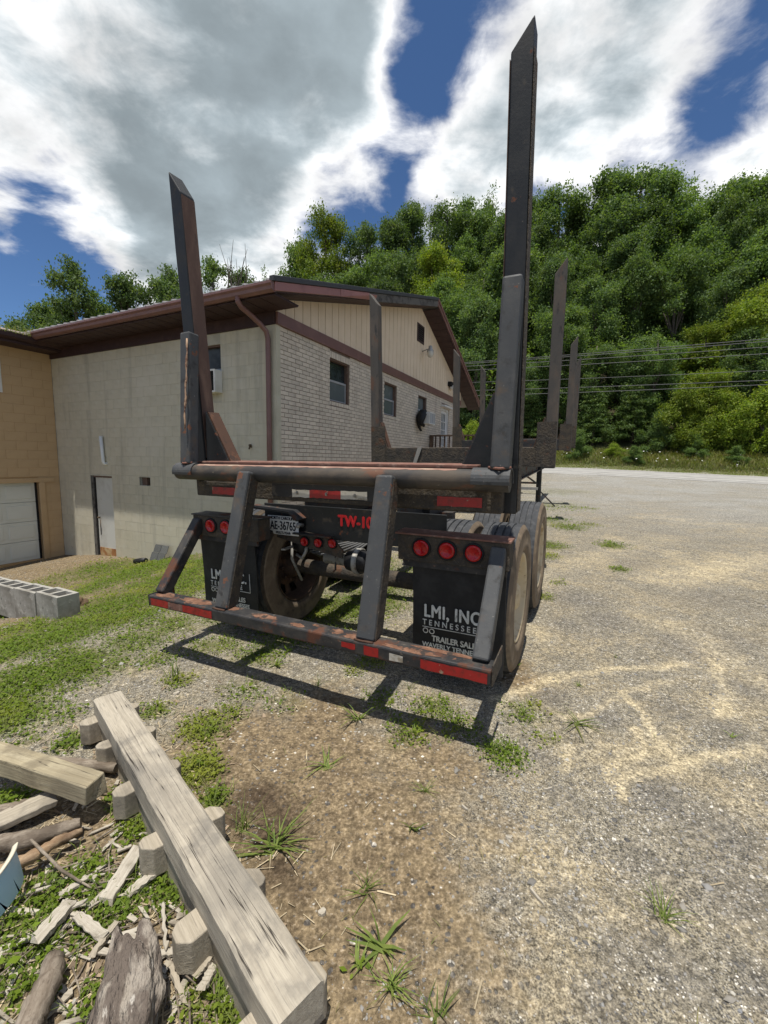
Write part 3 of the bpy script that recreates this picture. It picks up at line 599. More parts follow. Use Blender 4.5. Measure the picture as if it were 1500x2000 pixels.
# roof
OG = -.51; BFAR = 13.5
rf = MB()
for (a0, a1) in ((-.65, RIDGE), (RIDGE, AFAR)):
    z0, z1 = roofz(a0), roofz(a1-1e-6 if a1 > RIDGE else a1)
    rf.hexa([(a0, OG+.02, z0-.05), (a1, OG+.02, z1-.05), (a1, BFAR, z1-.05), (a0, BFAR, z0-.05), (a0, OG+.02, z0), (a1, OG+.02, z1), (a1, BFAR, z1), (a0, BFAR, z0)])
roof = rf.build('roof', M_roof, bld)
b_ = OG+.12; ribp = None
while b_ < 8.5:
    a0, a1 = -.66, RIDGE; z0, z1 = roofz(-.65)-.012, roofz(a1)
    if ribp is None:
        ribp = MB().hexa([(a0, -.022, z0+.002), (a1, -.022, z1+.002), (a1, .022, z1+.002), (a0, .022, z0+.002), (a0, -.012, z0+.03), (a1, -.012, z1+.03), (a1, .012, z1+.03), (a0, .012, z0+.03)]).build('roof_rib', M_roof, roof); o = ribp
    else: o = share(ribp, parent=roof)
    o.location = (0, b_, 0); b_ += .228
# dark roof edge along the rake, faded and torn fascia under it
def rake(a0, a1, top, bot, b0, b1, name, m, par, bev=.006):
    z0, z1 = roofz(a0), roofz(a1-1e-6)
    return MB().hexa([(a0, b0, z0-bot), (a1, b0, z1-bot), (a1, b1, z1-bot), (a0, b1, z0-bot), (a0, b0, z0-top), (a1, b0, z1-top), (a1, b1, z1-top), (a0, b1, z0-top)]).build(name, m, par, bev)
rake(-.68, RIDGE, -.045, .035, OG-.03, OG+.05, 'rake_trim', M_roofd, roof); rake(RIDGE, AFAR, -.045, .035, OG-.03, OG+.05, 'rake_trim', M_brown, roof)
rake(-.62, 2.35, .04, .17, OG-.012, OG+.02, 'rake_fascia', M_pink, roof); rake(2.36, RIDGE, .04, .21, OG-.005, OG+.02, 'rake_fascia', M_torn, roof); rake(RIDGE, AFAR, .04, .15, OG-.01, OG+.02, 'rake_fascia', M_brown, roof)
# peeled fascia sheet bent away at its loose end
MB().add([(1.2, OG-.015, roofz(1.2)-.04), (2.5, OG-.10, roofz(2.5)-.10), (2.5, OG-.06, roofz(2.5)-.20), (1.2, OG-.013, roofz(1.2)-.17), (1.2, OG-.02, roofz(1.2)-.04), (2.5, OG-.106, roofz(2.5)-.10), (2.5, OG-.066, roofz(2.5)-.20), (1.2, OG-.018, roofz(1.2)-.17)], [(0,1,2,3),(7,6,5,4),(0,4,5,1),(1,5,6,2),(2,6,7,3),(3,7,4,0)]).build('peeled_fascia', M_pink, roof)
# soffit boards: under the gable overhang (boards run across, seen from below) and under the eave
n_ = 46
for i in range(n_):
    a0 = -.6+i*(AFAR-.02+.6)/n_; a1 = a0+(AFAR-.02+.6)/n_-.012
    if a0 < RIDGE < a1: a1 = RIDGE-.01
    z0, z1 = roofz(a0)-.19, roofz(a1)-.19
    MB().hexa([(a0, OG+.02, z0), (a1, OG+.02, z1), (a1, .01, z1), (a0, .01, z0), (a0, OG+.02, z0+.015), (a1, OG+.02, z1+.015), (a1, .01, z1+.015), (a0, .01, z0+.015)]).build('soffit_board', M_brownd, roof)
b_ = -.48; sp = None
while b_ < 6.6:
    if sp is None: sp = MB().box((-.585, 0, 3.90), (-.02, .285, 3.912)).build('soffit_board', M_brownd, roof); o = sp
    else: o = share(sp, parent=roof)
    o.location = (0, b_, 0); b_ += .30
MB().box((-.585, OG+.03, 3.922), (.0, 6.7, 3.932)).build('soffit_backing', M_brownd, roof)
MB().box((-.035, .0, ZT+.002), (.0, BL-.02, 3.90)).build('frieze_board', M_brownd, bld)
# eave gutter with a K profile, and the bent downspout at the corner
prof = [(x+.062, z) for x, z in ((-.655, 4.06), (-.655, 3.93), (-.69, 3.925), (-.735, 3.955), (-.745, 4.0), (-.77, 4.03), (-.77, 4.06), (-.76, 4.06), (-.755, 4.035), (-.735, 4.005), (-.725, 3.965), (-.69, 3.94), (-.665, 3.945), (-.665, 4.06))]
gut = MB().prism(prof, 1, OG+.02, 6.02).build('gutter', M_brown, roof); MB().prism(prof[:7], 1, OG+.005, OG+.019).build('gutter_end', M_brown, roof)
MB().tube([(-.635, .20, 3.95), (-.635, .20, 3.88), (-.58, .19, 3.815), (-.42, .175, 3.76), (-.22, .14, 3.66), (-.10, .115, 3.57), (-.07, .11, 3.46), (-.068, .11, 3.2), (-.07, .11, 2.0), (-.07, .11, -.2)], .043, 10).build('downspout', M_brown, bld)
# painted block wall with its openings
BW = [(1.27, 1.98, 2.68, 3.51), (4.66, 5.46, -.86, 1.02), (3.37, 3.72, .86, 1.035)]
mb = MB()
for p, q, s, e in holes_rects(.20, BL+.35, Z0, ZT+.3, BW): mb.box((.004, p, s), (.20, q, e))
wallk = mb.build('block_wall', M_blockj, bld)
blk = []; z = ZT-.002; row = 0
while z > Z0:
    b0 = .20-(.203 if row % 2 else 0)
    while b0 < BL:
        segs = [(max(b0, .20), min(b0+.4035, BL))]
        for h in BW:
            if z > h[2]+.002 and z-.2 < h[3]-.002: segs = [s for x, y in segs for s in ((x, min(y, h[0])), (max(x, h[1]), y)) if s[1]-s[0] > .03]
        for p, q in segs:
            if q-p > .03: 
                for h in BW:
                    pass
                blk.append((p, q, max(z-.2005, Z0), z))
        b0 += .406
    z -= .203; row += 1
def clipb(bk):
    p, q, s, e = bk
    for h in BW:      # trim blocks that an opening cuts from above or below
        if p < h[1] and q > h[0] and s < h[3] and e > h[2]: return None
    return bk
ub = {}; rest = MB(); cnt = 0
for p, q, s, e in blk:
    st = s < -.45 and random.random() < .8  # most low blocks take the stained colour with sunlight painted in
    key = (round(q-p, 2), round(e-s, 2), st); j = random.uniform(-.0008, .0008)
    if cnt < 300 and e > -.9:
        if key not in ub: ub[key] = o = MB().box((0, 0, 0), (.03, q-p, e-s)).build('block', M_stain_sunlit if st else M_block, wallk, .0035)
        else: o = share(ub[key], parent=wallk)
        o.location = (j-.0005, p, s); cnt += 1
    else: rest.box((j-.0005, p, s), (.03, q, e))
o = rest.build('blocks', M_block, wallk); o['kind'] = 'stuff'
# window above, small door with black jamb, block vent, white vent pipe, tap
w = MB().box((.03, 1.27, 2.68), (.18, 1.30, 3.51)).box((.03, 1.95, 2.68), (.18, 1.98, 3.51)).box((.03, 1.30, 3.48), (.18, 1.95, 3.51)).build('window', M_winbrown, bld)
MB().box((.10, 1.30, 3.0), (.11, 1.95, 3.48)).build('pane', surf('dull_window_glass', (.02, .026, .028), .35, [((.05, .06, .062), 2., .45, .6, 4)]), w); MB().box((.08, 1.30, 3.06), (.115, 1.95, 3.10)).build('sash', M_sash, w)
dr = MB().box((.035, 4.66, -.86), (.10, 5.315, .98)).build('side_door', M_doorw, bld)
MB().box((.03, 5.316, -.86), (.14, 5.372, 1.0)).build('door_jamb', M_dark, dr); MB().box((.01, 5.373, -.86), (.14, 5.46, 1.02)).build('door_frame', M_torn, dr); MB().box((.015, 4.66, .982), (.14, 5.372, 1.018)).build('door_head', M_winbrown, dr)
MB().box((.028, 4.68, -.85), (.034, 5.30, -.64)).build('rusted_kick_plate', M_doorrust, dr); MB().box((-.06, 4.60, -.93), (.10, 5.40, -.868)).build('door_sill', M_conc, dr)
MB().tube([(.04, 5.24, .06), (-.02, 5.24, .06), (-.025, 5.19, .055)], .016, 8).tube([(.028, 5.23, .0), (.028, 5.23, -.35)], .008, 6).build('door_handle', M_valve, dr)
MB().box((.10, 3.37, .86), (.13, 3.72, 1.035)).build('vent_recess', M_dark, bld); MB().box((.02, 3.50, .862), (.09, 3.53, 1.033)).box((.06, 3.53, .862), (.09, 3.715, 1.033)).build('vent_web', M_winbrown, bld)
MB().tube([(-.05, 4.89, 1.90), (-.05, 4.85, 1.34), (-.045, 4.83, 1.30), (.02, 4.81, 1.29)], .036, 12).build('vent_pipe', M_pvc, bld)
MB().tube([(.01, .58, 1.67), (-.05, .58, 1.67), (-.06, .58, 1.63)], .014, 8).tube([(-.035, .56, 1.70), (-.035, .60, 1.70)], .02, 8).build('wall_tap', M_valve, bld)

# ochre garage wing at the left, its wall in the plane b = BL facing -b
gar = empty('garage_building', frame(C0, A, B, (0, 0, 1)), 'ochre painted block garage wing with pale panelled door and overgrown gutter', 'building')
OW = [(-3.6, -.44, -1.0, .83), (-2.2, -.985, 2.80, 3.52)]
mb = MB()
for p, q, s, e in holes_rects(-6.0, -.003, Z0, 3.80, OW): mb.box((p, BL+.004, s), (q, BL+.2, e))
wo = mb.build('block_wall', M_orangej, gar)
z = 3.80; row = 0; ub = {}
while z > Z0:
    a0 = -.003+(.203 if row % 2 else 0)
    while a0 > -2.6:
        segs = [(a0-.4035, min(a0, -.003))]
        for h in OW:
            if z > h[2]+.002 and z-.2 < h[3]-.002: segs = [s for x, y in segs for s in ((x, min(y, h[0])), (max(x, h[1]), y)) if s[1]-s[0] > .03]
        for p, q in segs:
            if q-p < .03: continue
            key = round(q-p, 2)
            if key not in ub: ub[key] = o = MB().box((0, 0, 0), (q-p, .03, .2005)).build('block', M_orange, wo, .0035)
            else: o = share(ub[key], parent=wo)
            o.location = (p, BL, z-.2005)
        a0 -= .406
    z -= .203; row += 1
MB().box((-.44, BL-.03, -1.0), (-.33, BL+.12, .83)).build('door_post', M_orange, gar, .005); MB().box((-3.7, BL-.03, .83), (-.12, BL+.10, .93)).build('lintel_board', M_orange, gar, .005)
MB().box((-.47, BL+.10, -1.0), (-.44, BL+.16, .83)).build('weather_seal', M_dark, gar)
gd = MB().box((-3.6, BL+.155, -1.0), (-.44, BL+.17, .83)).build('garage_door', M_garage, gar)
gp = None
for i in range(4):
    z0 = -1.0+i*.4575; 
    o = MB().box((-3.6, BL+.12, z0+.004), (-.475, BL+.153, z0+.4535)).build('door_section', M_garage, gd, .006)
    for k in range(5):
        a1 = -.52-k*.60
        t = MB().box((a1-.53, BL+.106, z0+.075), (a1, BL+.118, z0+.39))
        if gp is None: gp = MB().box((0, 0, 0), (.50, .012, .30)).build('raised_panel', M_garage, gd, .011); q = gp
        else: q = share(gp, parent=gd)
        q.location = (a1-.52, BL+.109, z0+.08)
wn = MB().box((-2.2, BL-.02, 2.80), (-2.15, BL+.1, 3.52)).box((-1.035, BL-.02, 2.80), (-.985, BL+.1, 3.52)).box((-2.15, BL-.02, 3.47), (-1.035, BL+.1, 3.52)).box((-2.15, BL-.02, 2.80), (-1.035, BL+.1, 2.85)).build('window', M_wwhite, gar)
MB().box((-2.15, BL+.06, 2.85), (-1.035, BL+.07, 3.47)).build('pane', M_glass, wn)
rw = MB().hexa([(-6, 6.20, 3.98), (-.05, 6.20, 3.98), (-.05, 9.5, 4.75), (-6, 9.5, 4.75), (-6, 6.20, 4.03), (-.05, 6.20, 4.03), (-.05, 9.5, 4.80), (-6, 9.5, 4.80)]).build('roof', surf('faded_pink_roof', (.50, .40, .37), .5, [((.40, .30, .27), 2, .45, .68, 6)]), gar)
rp = None
for k in range(14):
    a0 = -.6-.228*k
    if rp is None: rp = MB().hexa([(0, 6.19, 4.03), (.04, 6.19, 4.03), (.04, 9.5, 4.80), (0, 9.5, 4.80), (.012, 6.19, 4.055), (.028, 6.19, 4.055), (.028, 9.5, 4.825), (.012, 9.5, 4.825)]).build('roof_rib', rw.data.materials[0], rw); o = rp
    else: o = share(rp, parent=rw)
    o.location = (a0, 0, 0)
MB().box((-6, 6.2, 3.80), (-.02, BL, 3.83)).build('soffit', M_brownd, rw); MB().prism([(6.20, 3.98), (6.20, 3.86), (6.15, 3.86), (6.09, 3.90), (6.08, 3.99), (6.10, 3.99), (6.12, 3.92), (6.18, 3.88), (6.18, 3.98)], 0, -6, -.02).build('gutter', M_brownd, rw)
MB().box((-6, 6.205, 3.83), (-.02, 6.235, 3.975)).build('fascia', M_brownd, rw)

# ------------------------------------------------------------------ things on the building
def world_ab(a, b, z): return C0+a*A+b*B+np.array([0, 0, z])
def ac_unit(mw, label, w=.62, h=.40, d=.34):
    t = empty('window_air_conditioner', mw, label, 'air conditioner', 'window air conditioners')
    MB().box((-w/2, -d, 0), (w/2, .0, h)).build('case', M_wwhite, t, .012)
    MB().box((-w/2+.03, -d-.004, .03), (w/2-.03, -d+.002, h-.03)).build('coil_recess', M_dark if w > .8 else M_sash, t)
    for k in range(1, 4 if w > .8 else 3): MB().box((-w/2+k*w/(4 if w > .8 else 3)-.008, -d-.010, .03), (-w/2+k*w/(4 if w > .8 else 3)+.008, -d-.003, h-.03)).build('grille_bar', M_wwhite, t)
    MB().box((-w/2, -d-.012, 0), (-w/2+.028, -d+.0, h)).box((w/2-.028, -d-.012, 0), (w/2, -d+.0, h)).box((-w/2+.028, -d-.012, h-.028), (w/2-.028, -d+.0, h)).box((-w/2+.028, -d-.012, 0), (w/2-.028, -d+.0, .028)).build('front_frame', M_wwhite, t)
    return t
# local frame: x along wall, -y outwards
ac_unit(frame(world_ab(0.0, 1.66, 2.64), -B, A, (0, 0, 1)), 'white window air conditioner in the grey block wall behind the stake', .84, .40, .17)
ac_unit(frame(world_ab(6.86, 0.0, 2.62), A, B, (0, 0, 1)), 'white window air conditioner with a black bear figure beside it', .50, .36, .36)
# wall lamps
def lamp_head(mw):
    t = empty('wall_lamp', mw, 'grey dusk-to-dawn wall lamp with milky glass under the gable vent', 'lamp')
    MB().tube([(0, 0, .05), (0, -.14, .10), (0, -.24, .10)], .018, 8).build('bracket', M_lamp, t)
    mb = MB(); prof = [(.0, .16), (.045, .15), (.06, .10), (.09, .05), (.10, .0)]
    seg = 16
    vs = [(r*cos(2*pi*k/seg), -.26+r*sin(2*pi*k/seg), z) for r, z in ((.03, .20), (.055, .18), (.06, .11), (.10, .06), (.105, .02)) for k in range(seg)]
    mb.add(vs, [(i*seg+k, i*seg+(k+1) % seg, (i+1)*seg+(k+1) % seg, (i+1)*seg+k) for i in range(4) for k in range(seg)], True).build('housing', M_lamp, t)
    vs = [(r*cos(2*pi*k/seg), -.26+r*sin(2*pi*k/seg), z) for r, z in ((.10, .02), (.098, -.06), (.07, -.12), (.02, -.15)) for k in range(seg)]
    MB().add(vs, [(i*seg+k, i*seg+(k+1) % seg, (i+1)*seg+(k+1) % seg, (i+1)*seg+k) for i in range(3) for k in range(seg)], True).build('glass', M_lampg, t)
lamp_head(frame(world_ab(6.75, -.01, 4.76), A, B, (0, 0, 1)))
t = empty('flood_lamp', frame(world_ab(9.55, -.01, 4.20), A, B, (0, 0, 1)), 'small dark flood lamp with white lens high on the cream siding', 'lamp')
MB().box((-.18, -.14, .0), (.16, .0, .17)).build('hood', M_dark, t, .02); MB().box((-.05, -.20, -.08), (.17, -.04, .05)).build('lens', M_wwhite, t, .03)

# black bear figure clinging to the wall next to the air conditioner
def skin(name, pts, edges, rad, m, parent=None, root=0, sub=2):
    me = bpy.data.meshes.new(name); me.from_pydata(pts, edges, []); me.update(); o = bpy.data.objects.new(name, me); COL.objects.link(o)
    o.modifiers.new('skin', 'SKIN')
    try: me.skin_vertices.new()
    except Exception: pass
    if not me.skin_vertices:
        bm = bmesh.new(); bm.from_mesh(me); bm.verts.layers.skin.verify(); bm.to_mesh(me); bm.free()
    for i, r in enumerate(rad): me.skin_vertices[0].data[i].radius = (r, r); me.skin_vertices[0].data[i].use_root = i == root
    o.modifiers[0].use_smooth_shade = True
    s = o.modifiers.new('sub', 'SUBSURF'); s.levels = s.render_levels = sub
    me.materials.append(m); o.parent = parent; return o
bp = [(0, -.16, .18), (-.03, -.20, .34), (.0, -.22, .50), (.16, -.22, .58), (.32, -.22, .62), (.46, -.22, .62), (.57, -.23, .59),   # hip..nose
      (.14, -.10, .50), (.22, -.05, .54), (.10, -.30, .44), (.22, -.32, .52), (.08, -.10, .10), (.13, -.09, -.02), (.16, -.14, -.14), (.17, -.20, -.17), (.02, -.24, .08), (.13, -.26, .06), (.21, -.25, .0), (.32, -.17, .71), (.32, -.27, .71)]
be = [(0, 1), (1, 2), (2, 3), (3, 4), (4, 5), (5, 6), (2, 7), (7, 8), (2, 9), (9, 10), (0, 11), (11, 12), (12, 13), (13, 14), (0, 15), (15, 16), (16, 17), (4, 18), (4, 19)]
br = [.14, .17, .155, .11, .095, .06, .035, .06, .045, .06, .045, .09, .065, .05, .04, .08, .06, .05, .025, .025]
bear = skin('bear_figure', bp, be, br, M_bear); bear.matrix_world = frame(world_ab(6.40, 0, 2.53), A*.8, B*.8, (0, 0, .74)); tag(bear, 'black bear figure clinging to the brick wall beside an air conditioner', 'bear figure')

# deck with railing at the far end of the brick wall
dk = empty('wooden_deck', frame(C0, A, B, (0, 0, 1)), 'dark brown wooden deck with railing by the white glazed door', 'deck')
for i in range(12): MB().box((7.6, -2.3+i*.19, 1.24), (12.2, -2.3+i*.19+.18, 1.28)).build('deck_board', M_deck, dk)
for a0, b0 in ((7.65, -.08), (7.65, -1.15), (7.65, -2.25), (9.9, -2.25), (12.1, -2.25)): MB().box((a0-.05, b0-.05, .2), (a0+.05, b0+.05, 2.30)).build('post', M_deck, dk)
MB().box((7.58, -2.31, 2.30), (7.72, -.03, 2.345)).build('top_rail', M_deck, dk); MB().box((7.72, -2.32, 2.30), (12.17, -2.18, 2.345)).build('top_rail', M_deck, dk)
MB().box((7.62, -2.2, 1.38), (7.66, -.13, 1.44)).build('bottom_rail', M_deck, dk)
bp_ = None
for i in range(13):
    if bp_ is None: bp_ = MB().box((7.62, 0, 1.44), (7.66, .04, 2.30)).build('baluster', M_deck, dk); o = bp_
    else: o = share(bp_, parent=dk)
    o.location = (0, -2.1+i*.155, 0)
bq = None
for i in range(26):
    if bq is None: bq = MB().box((0, -2.27, 1.30), (.04, -2.23, 2.30)).build('baluster', M_deck, dk); o = bq
    else: o = share(bq, parent=dk)
    o.location = (7.85+i*.16, 0, 0)

# ------------------------------------------------------------------ log trailer, local axes u right, v forward, w up
tr = empty('log_trailer', frame(X0, RT, FW, UP), 'empty black log trailer with tall steel stakes and rusty rear bumper', 'trailer')
# rear bolster: a pipe with end saddles, a bunk beam behind it
bol = MB().tube([(u, 0, 0) for u in np.linspace(-1.255, 1.255, 24)], .060, 24).build('rear_bolster', M_pipe, tr)
V = []; N = 60; prof_ = (70, 80, 90, 100, 110, 119)
for i in range(N+1):
    u = -1.03+2.0*i/N
    for j, a in enumerate(prof_):
        aa = R(a+(random.uniform(-5, 5) if j in (0, 5) else 0)); V.append((u, .0607*cos(R(180)-aa) if False else -.0607*cos(aa)*-1, .0607*sin(aa)))
MB().add(V, [(i*6+j, i*6+j+1, i*6+j+7, i*6+j+6) for i in range(N) for j in range(5)], True).build('worn_strip', surf('worn_rust_top', (.27, .155, .115), .8, [((.36, .26, .19), 16, .50, .64, 9), ((.08, .06, .05), 9, .60, .68, 9)], [(60, .3, .003)], stretch=(.5, 1, 1)), bol)
for s in (-1, 1):
    u0, u1 = s*1.06, s*1.262; arc = [pi*k/12 for k in range(-1, 14)]
    vs = [(u, r*cos(a), r*sin(a)) for r in (.0622, .0695) for u in (u0, u1) for a in arc]; n = len(arc); F = []
    for k in range(n-1): F += [(k, k+1, n+k+1, n+k), (2*n+k, 3*n+k, 3*n+k+1, 2*n+k+1), (k, 2*n+k, 2*n+k+1, k+1), (n+k, n+k+1, 3*n+k+1, 3*n+k)]
    F += [(0, n, 3*n, 2*n), (n-1, 3*n-1, 4*n-1, 2*n-1)]
    MB().add(vs, F).build('saddle', M_brace, bol)
bm_ = MB().box((-1.20, .095, -.195), (1.20, .31, .055)).build('bunk_beam', M_mud, tr, .01)
MB().box((-1.18, .085, .058), (1.06, .315, .078)).build('wear_plate', M_rustdeck, bm_, .004)
MB().box((-1.16, .075, -.19), (-.74, .092, -.078)).build('rear_flange', M_mud, bm_, .004)
MB().box((.40+.03, .075, -.185), (1.12, .092, -.06)).build('rear_flange', M_mud, bm_, .004)
def tape(u0, u1, w0, w1, v, m, par, name='reflective_tape', tilt=0.):
    n = max(2, int((u1-u0)/.03)); V = []; 
    for i in range(n+1):
        u = u0+(u1-u0)*i/n; j = random.uniform(-.003, .003)
        V += [(u, v+random.uniform(-.002, .0), w0+j+tilt*i/n), (u, v+random.uniform(-.002, .0), w1+random.uniform(-.002, .002)+tilt*i/n)]
    return MB().add(V, [(2*i, 2*i+2, 2*i+3, 2*i+1) for i in range(n)]).build(name, m, par)
tape(-1.0, -.76, -.172, -.118, .071, M_redrefl, bm_); tape(.83, 1.095, -.162, -.106, .071, M_redrefl, bm_)
MB().box((-.42, .085, -.165), (.42, .094, -.07)).build('rear_flange', M_blackpl, bm_)
tape(-.237, -.09, -.162, -.108, .080, M_whrefl, bm_); tape(-.09, .16, -.160, -.106, .080, M_redrefl, bm_); tape(.16, .358, -.157, -.103, .080, M_whrefl, bm_)
for u in (-.19, .05, .27): MB().lathe([(-.006, .012), (.006, .012), (.006, .0)], 8, (u, .078, -.13)).build('bolt', M_steel, bm_)

def stake(par, uo_b, uo_t, v0, v1, wb, wt, width, cutd, m, s, name='stake'):
    """outer face at |u| = uo, slanted top cut with its point on the outer side; s = side sign"""
    ub, ut = s*uo_b, s*uo_t
    P = [(ub-s*width, v0, wb), (ub, v0, wb), (ub, v1, wb), (ub-s*width, v1, wb), (ut-s*width, v0, wt-cutd), (ut, v0, wt), (ut, v1, wt), (ut-s*width, v1, wt-cutd)]
    if s < 0: P = [P[1], P[0], P[3], P[2], P[5], P[4], P[7], P[6]]
    # slightly uneven long edges: several rings up the height
    mb = MB(); N = 9; V = []; F = []
    for i in range(N+1):
        t = i/N
        for k in range(4):
            a, b = P[k], P[k+4]; j = 0 if i in (0, N) else .0022
            V.append(tuple(a[c]+(b[c]-a[c])*t+random.uniform(-j, j)*(c < 2) for c in range(3)))
    for i in range(N):
        for k in range(4): F.append((i*4+k, i*4+(k+1) % 4, i*4+4+(k+1) % 4, i*4+4+k))
    F += [(3, 2, 1, 0), (N*4, N*4+1, N*4+2, N*4+3)]
    return mb.add(V, F).build(name, m, par, .007)
def gusset(par, uo, ui, w0, w1, v0, v1, s, mp, mw):
    tri = [(s*uo, w0), (s*ui, w0), (s*(uo-.02), w1)]
    for a in (v0, v1-.014): MB().prism(tri if s < 0 else tri[::-1], 1, a, a+.014).build('gusset', mp, par)
    x0, x1 = s*ui, s*(uo-.02)
    MB().hexa([(x0-s*.014, v0+.015, w0), (x0, v0+.015, w0), (x0, v1-.015, w0), (x0-s*.014, v1-.015, w0), (x1-s*.014, v0+.015, w1), (x1, v0+.015, w1), (x1, v1-.015, w1), (x1-s*.014, v1-.015, w1)]).build('gusset_web', mw, par)
sl = stake(tr, 1.262, 1.335, .165, .290, -.19, 2.22, .112, .165, M_paint, -1)
# rusted brown inner face of that stake
MB().hexa([(-1.1506, .17, .10), (-1.1465, .17, .10), (-1.1465, .287, .10), (-1.1506, .287, .10), (-1.2226, .17, 2.04), (-1.2185, .17, 2.04), (-1.2185, .287, 2.04), (-1.2226, .287, 2.04)]).build('rusted_face', M_brownstake, sl)
gusset(sl, 1.14, .90, .06, .46, .165, .30, -1, M_paint, M_rustdark)
sr = stake(tr, 1.268, 1.257, .165, .285, -.20, 2.235, .108, .125, M_paint, 1)
MB().hexa([(1.2705, .170, -.19), (1.274, .170, -.19), (1.274, .28, -.19), (1.2705, .28, -.19), (1.2600, .170, 2.1), (1.2635, .170, 2.1), (1.2635, .28, 2.1), (1.2600, .28, 2.1)]).build('muddy_edge', M_mud, sr)
MB().hexa([(1.1545, .166, .09), (1.1580, .166, .09), (1.1580, .283, .09), (1.1545, .283, .09), (1.1445, .166, 2.08), (1.1480, .166, 2.08), (1.1480, .283, 2.08), (1.1445, .283, 2.08)]).build('rusted_face', M_brownstake, sr)
gusset(sr, 1.15, .95, .06, .48, .165, .30, 1, M_paint, M_paint_rust)
for s, uc in ((-1, 1.143), (1, 1.205)):
    o = MB().bar((s*uc, -.002, .060), (s*(uc+.012), .098, 1.035), .100, .095, (0, 1, 0)).build('stake_brace', M_brace, tr, .014)
    MB().tube([(s*uc-.055+random.uniform(-.01, .01), -.02, .072), (s*uc, -.058, .068), (s*uc+.055, -.02, .072)], .008, 6).build('weld_bead', M_rustdeck, o)
    if s < 0:   # long torn weld down the left brace
        pts = [(-1.105+.004*sin(k*1.7), -.050+.085*k/14-.004, .32+.66*k/14) for k in range(15)]
        MB().tube(pts, [.004+.004*abs(sin(k*2.1)) for k in range(15)], 6, jit=.3).build('weld_bead', surf('torn_weld', (.38, .25, .16), .7, [((.12, .05, .03), 30, .45, .6, 6)]), o)
# forward bunks
for v, wb, wt, ht, lean in ((3.22, -.075, .16, 2.265, 0), (7.20, .07, .30, 2.29, 0), (9.74, .12, .35, 2.34, 0)):
    b_ = MB().box((-1.12, v, wb), (1.12, v+.20, wt)).build('bunk', M_mud if v < 4 else M_paint_rust, tr, .008)
    for s in (-1, 1):
        o = stake(tr, 1.24, 1.255, v-.005, v+.13, wb-.02, ht, .125, .16, M_greystake, s)
        gusset(o, 1.13, .99, wt-.01, wt+.36, v, v+.13, s, M_mud, M_rustdark)
        MB().box((s*1.02, v-.012, wb), (s*1.243, v-.006, wt+.30)).build('side_plate', M_mud, o)
    if v < 4: MB().hexa([(-.60, v-.016, wb), (-.55, v-.016, wb), (-.55, v-.004, wb), (-.60, v-.004, wb), (-.52, v-.016, wt+.01), (-.46, v-.016, wt+.01), (-.46, v-.004, wt+.01), (-.52, v-.004, wt+.01)]).build('load_strap', surf('grey_webbing', (.30, .28, .24), .8), b_)
# chassis
for s in (-1, 1):
    MB().box((s*.40, .45, -.45), (s*.41, 12.4, -.095)).box((s*.33, .45, -.462), (s*.48, 12.4, -.45)).box((s*.33, .45, -.095), (s*.48, 12.4, -.083)).build('frame_rail', M_paint_rust, tr)
    for k in range(4): MB().box((s*.41, .95+k*.75, -.395), (s*.47, .962+k*.75, -.10)).build('rail_stiffener', M_paint_rust, tr)
for v in (1.4, 3.3, 5.0, 7.25, 9.8, 12.0): MB().box((-.395, v, -.32), (.395, v+.1, -.12)).build('cross_member', M_paint_rust, tr)
rp_ = MB().box((-.80, .42, -.53), (.78, .435, -.275)).build('rear_cross_plate', M_paint, tr, .004)
MB().hexa([(-.88, .30, -.305), (-.46, .30, -.325), (-.46, .42, -.325), (-.88, .42, -.305), (-.88, .30, -.29), (-.46, .30, -.312), (-.46, .42, -.312), (-.88, .42, -.29)]).hexa([(-.46, .30, -.325), (-.385, .30, -.385), (-.385, .42, -.385), (-.46, .42, -.325), (-.46, .30, -.312), (-.375, .30, -.372), (-.375, .42, -.372), (-.46, .42, -.312)]).build('plate_visor', M_paint_rust, rp_)
MB().prism([(-.90, -.50), (-.03, -.66), (-.02, -.60), (-.12, -.50), (-.40, -.48), (-.48, -.49)], 1, .385, .40).build('lamp_bracket', M_mud, rp_)
MB().hexa([(-.45, .33, -.495), (-.10, .33, -.50), (-.10, .39, -.50), (-.45, .39, -.495), (-.45, .33, -.483), (-.10, .33, -.488), (-.10, .39, -.488), (-.45, .39, -.483)]).build('lamp_visor', M_paint_rust, rp_)
def lamp3(u, v, w, r, par, name='tail_light'):
    g = MB().lathe([(-.0, r*1.22), (-.010, r*1.22), (-.014, r*1.12), (-.012, r), (-.004, r*.98)], 28).build(name, M_rubber, par)
    g.matrix_local = frame((u, v, w), (0, 1, 0), (1, 0, 0), (0, 0, -1))
    MB().lathe([(-.004, r*.985), (-.016, r*.95), (-.021, r*.72), (-.0195, r*.70), (-.0235, r*.42), (-.022, r*.40), (-.025, .0005)], 28).build('lens', M_lens, g); return g
for u, w in ((-.366, -.556), (-.236, -.553), (-.106, -.545)): lamp3(u, .380, w, .035, rp_, 'marker_light')
text('lettering', 'TW-10', .118, M_redpaint, rp_, (-.075, .4165, -.412), (1, 0, 0), (0, 0, 1), bold=.0045, sx=.80, space=1.06)
pl = MB().box((-.715, .360, -.516), (-.410, .363, -.362)).build('license_plate', M_plate, tr, .0012)
text('lettering', 'AE-36765', .098, M_ink, pl, (-.5625, .3585, -.474), (1, 0, 0), (0, 0, 1), 'CENTER', .0015, .66)
text('lettering', 'NORTH CAROLINA', .033, M_ink, pl, (-.5625, .3585, -.391), (1, 0, 0), (0, 0, 1), 'CENTER', .001, .92)
text('lettering', '·MULTI-YEAR·', .029, M_ink, pl, (-.5625, .3585, -.509), (1, 0, 0), (0, 0, 1), 'CENTER', .001, .9)
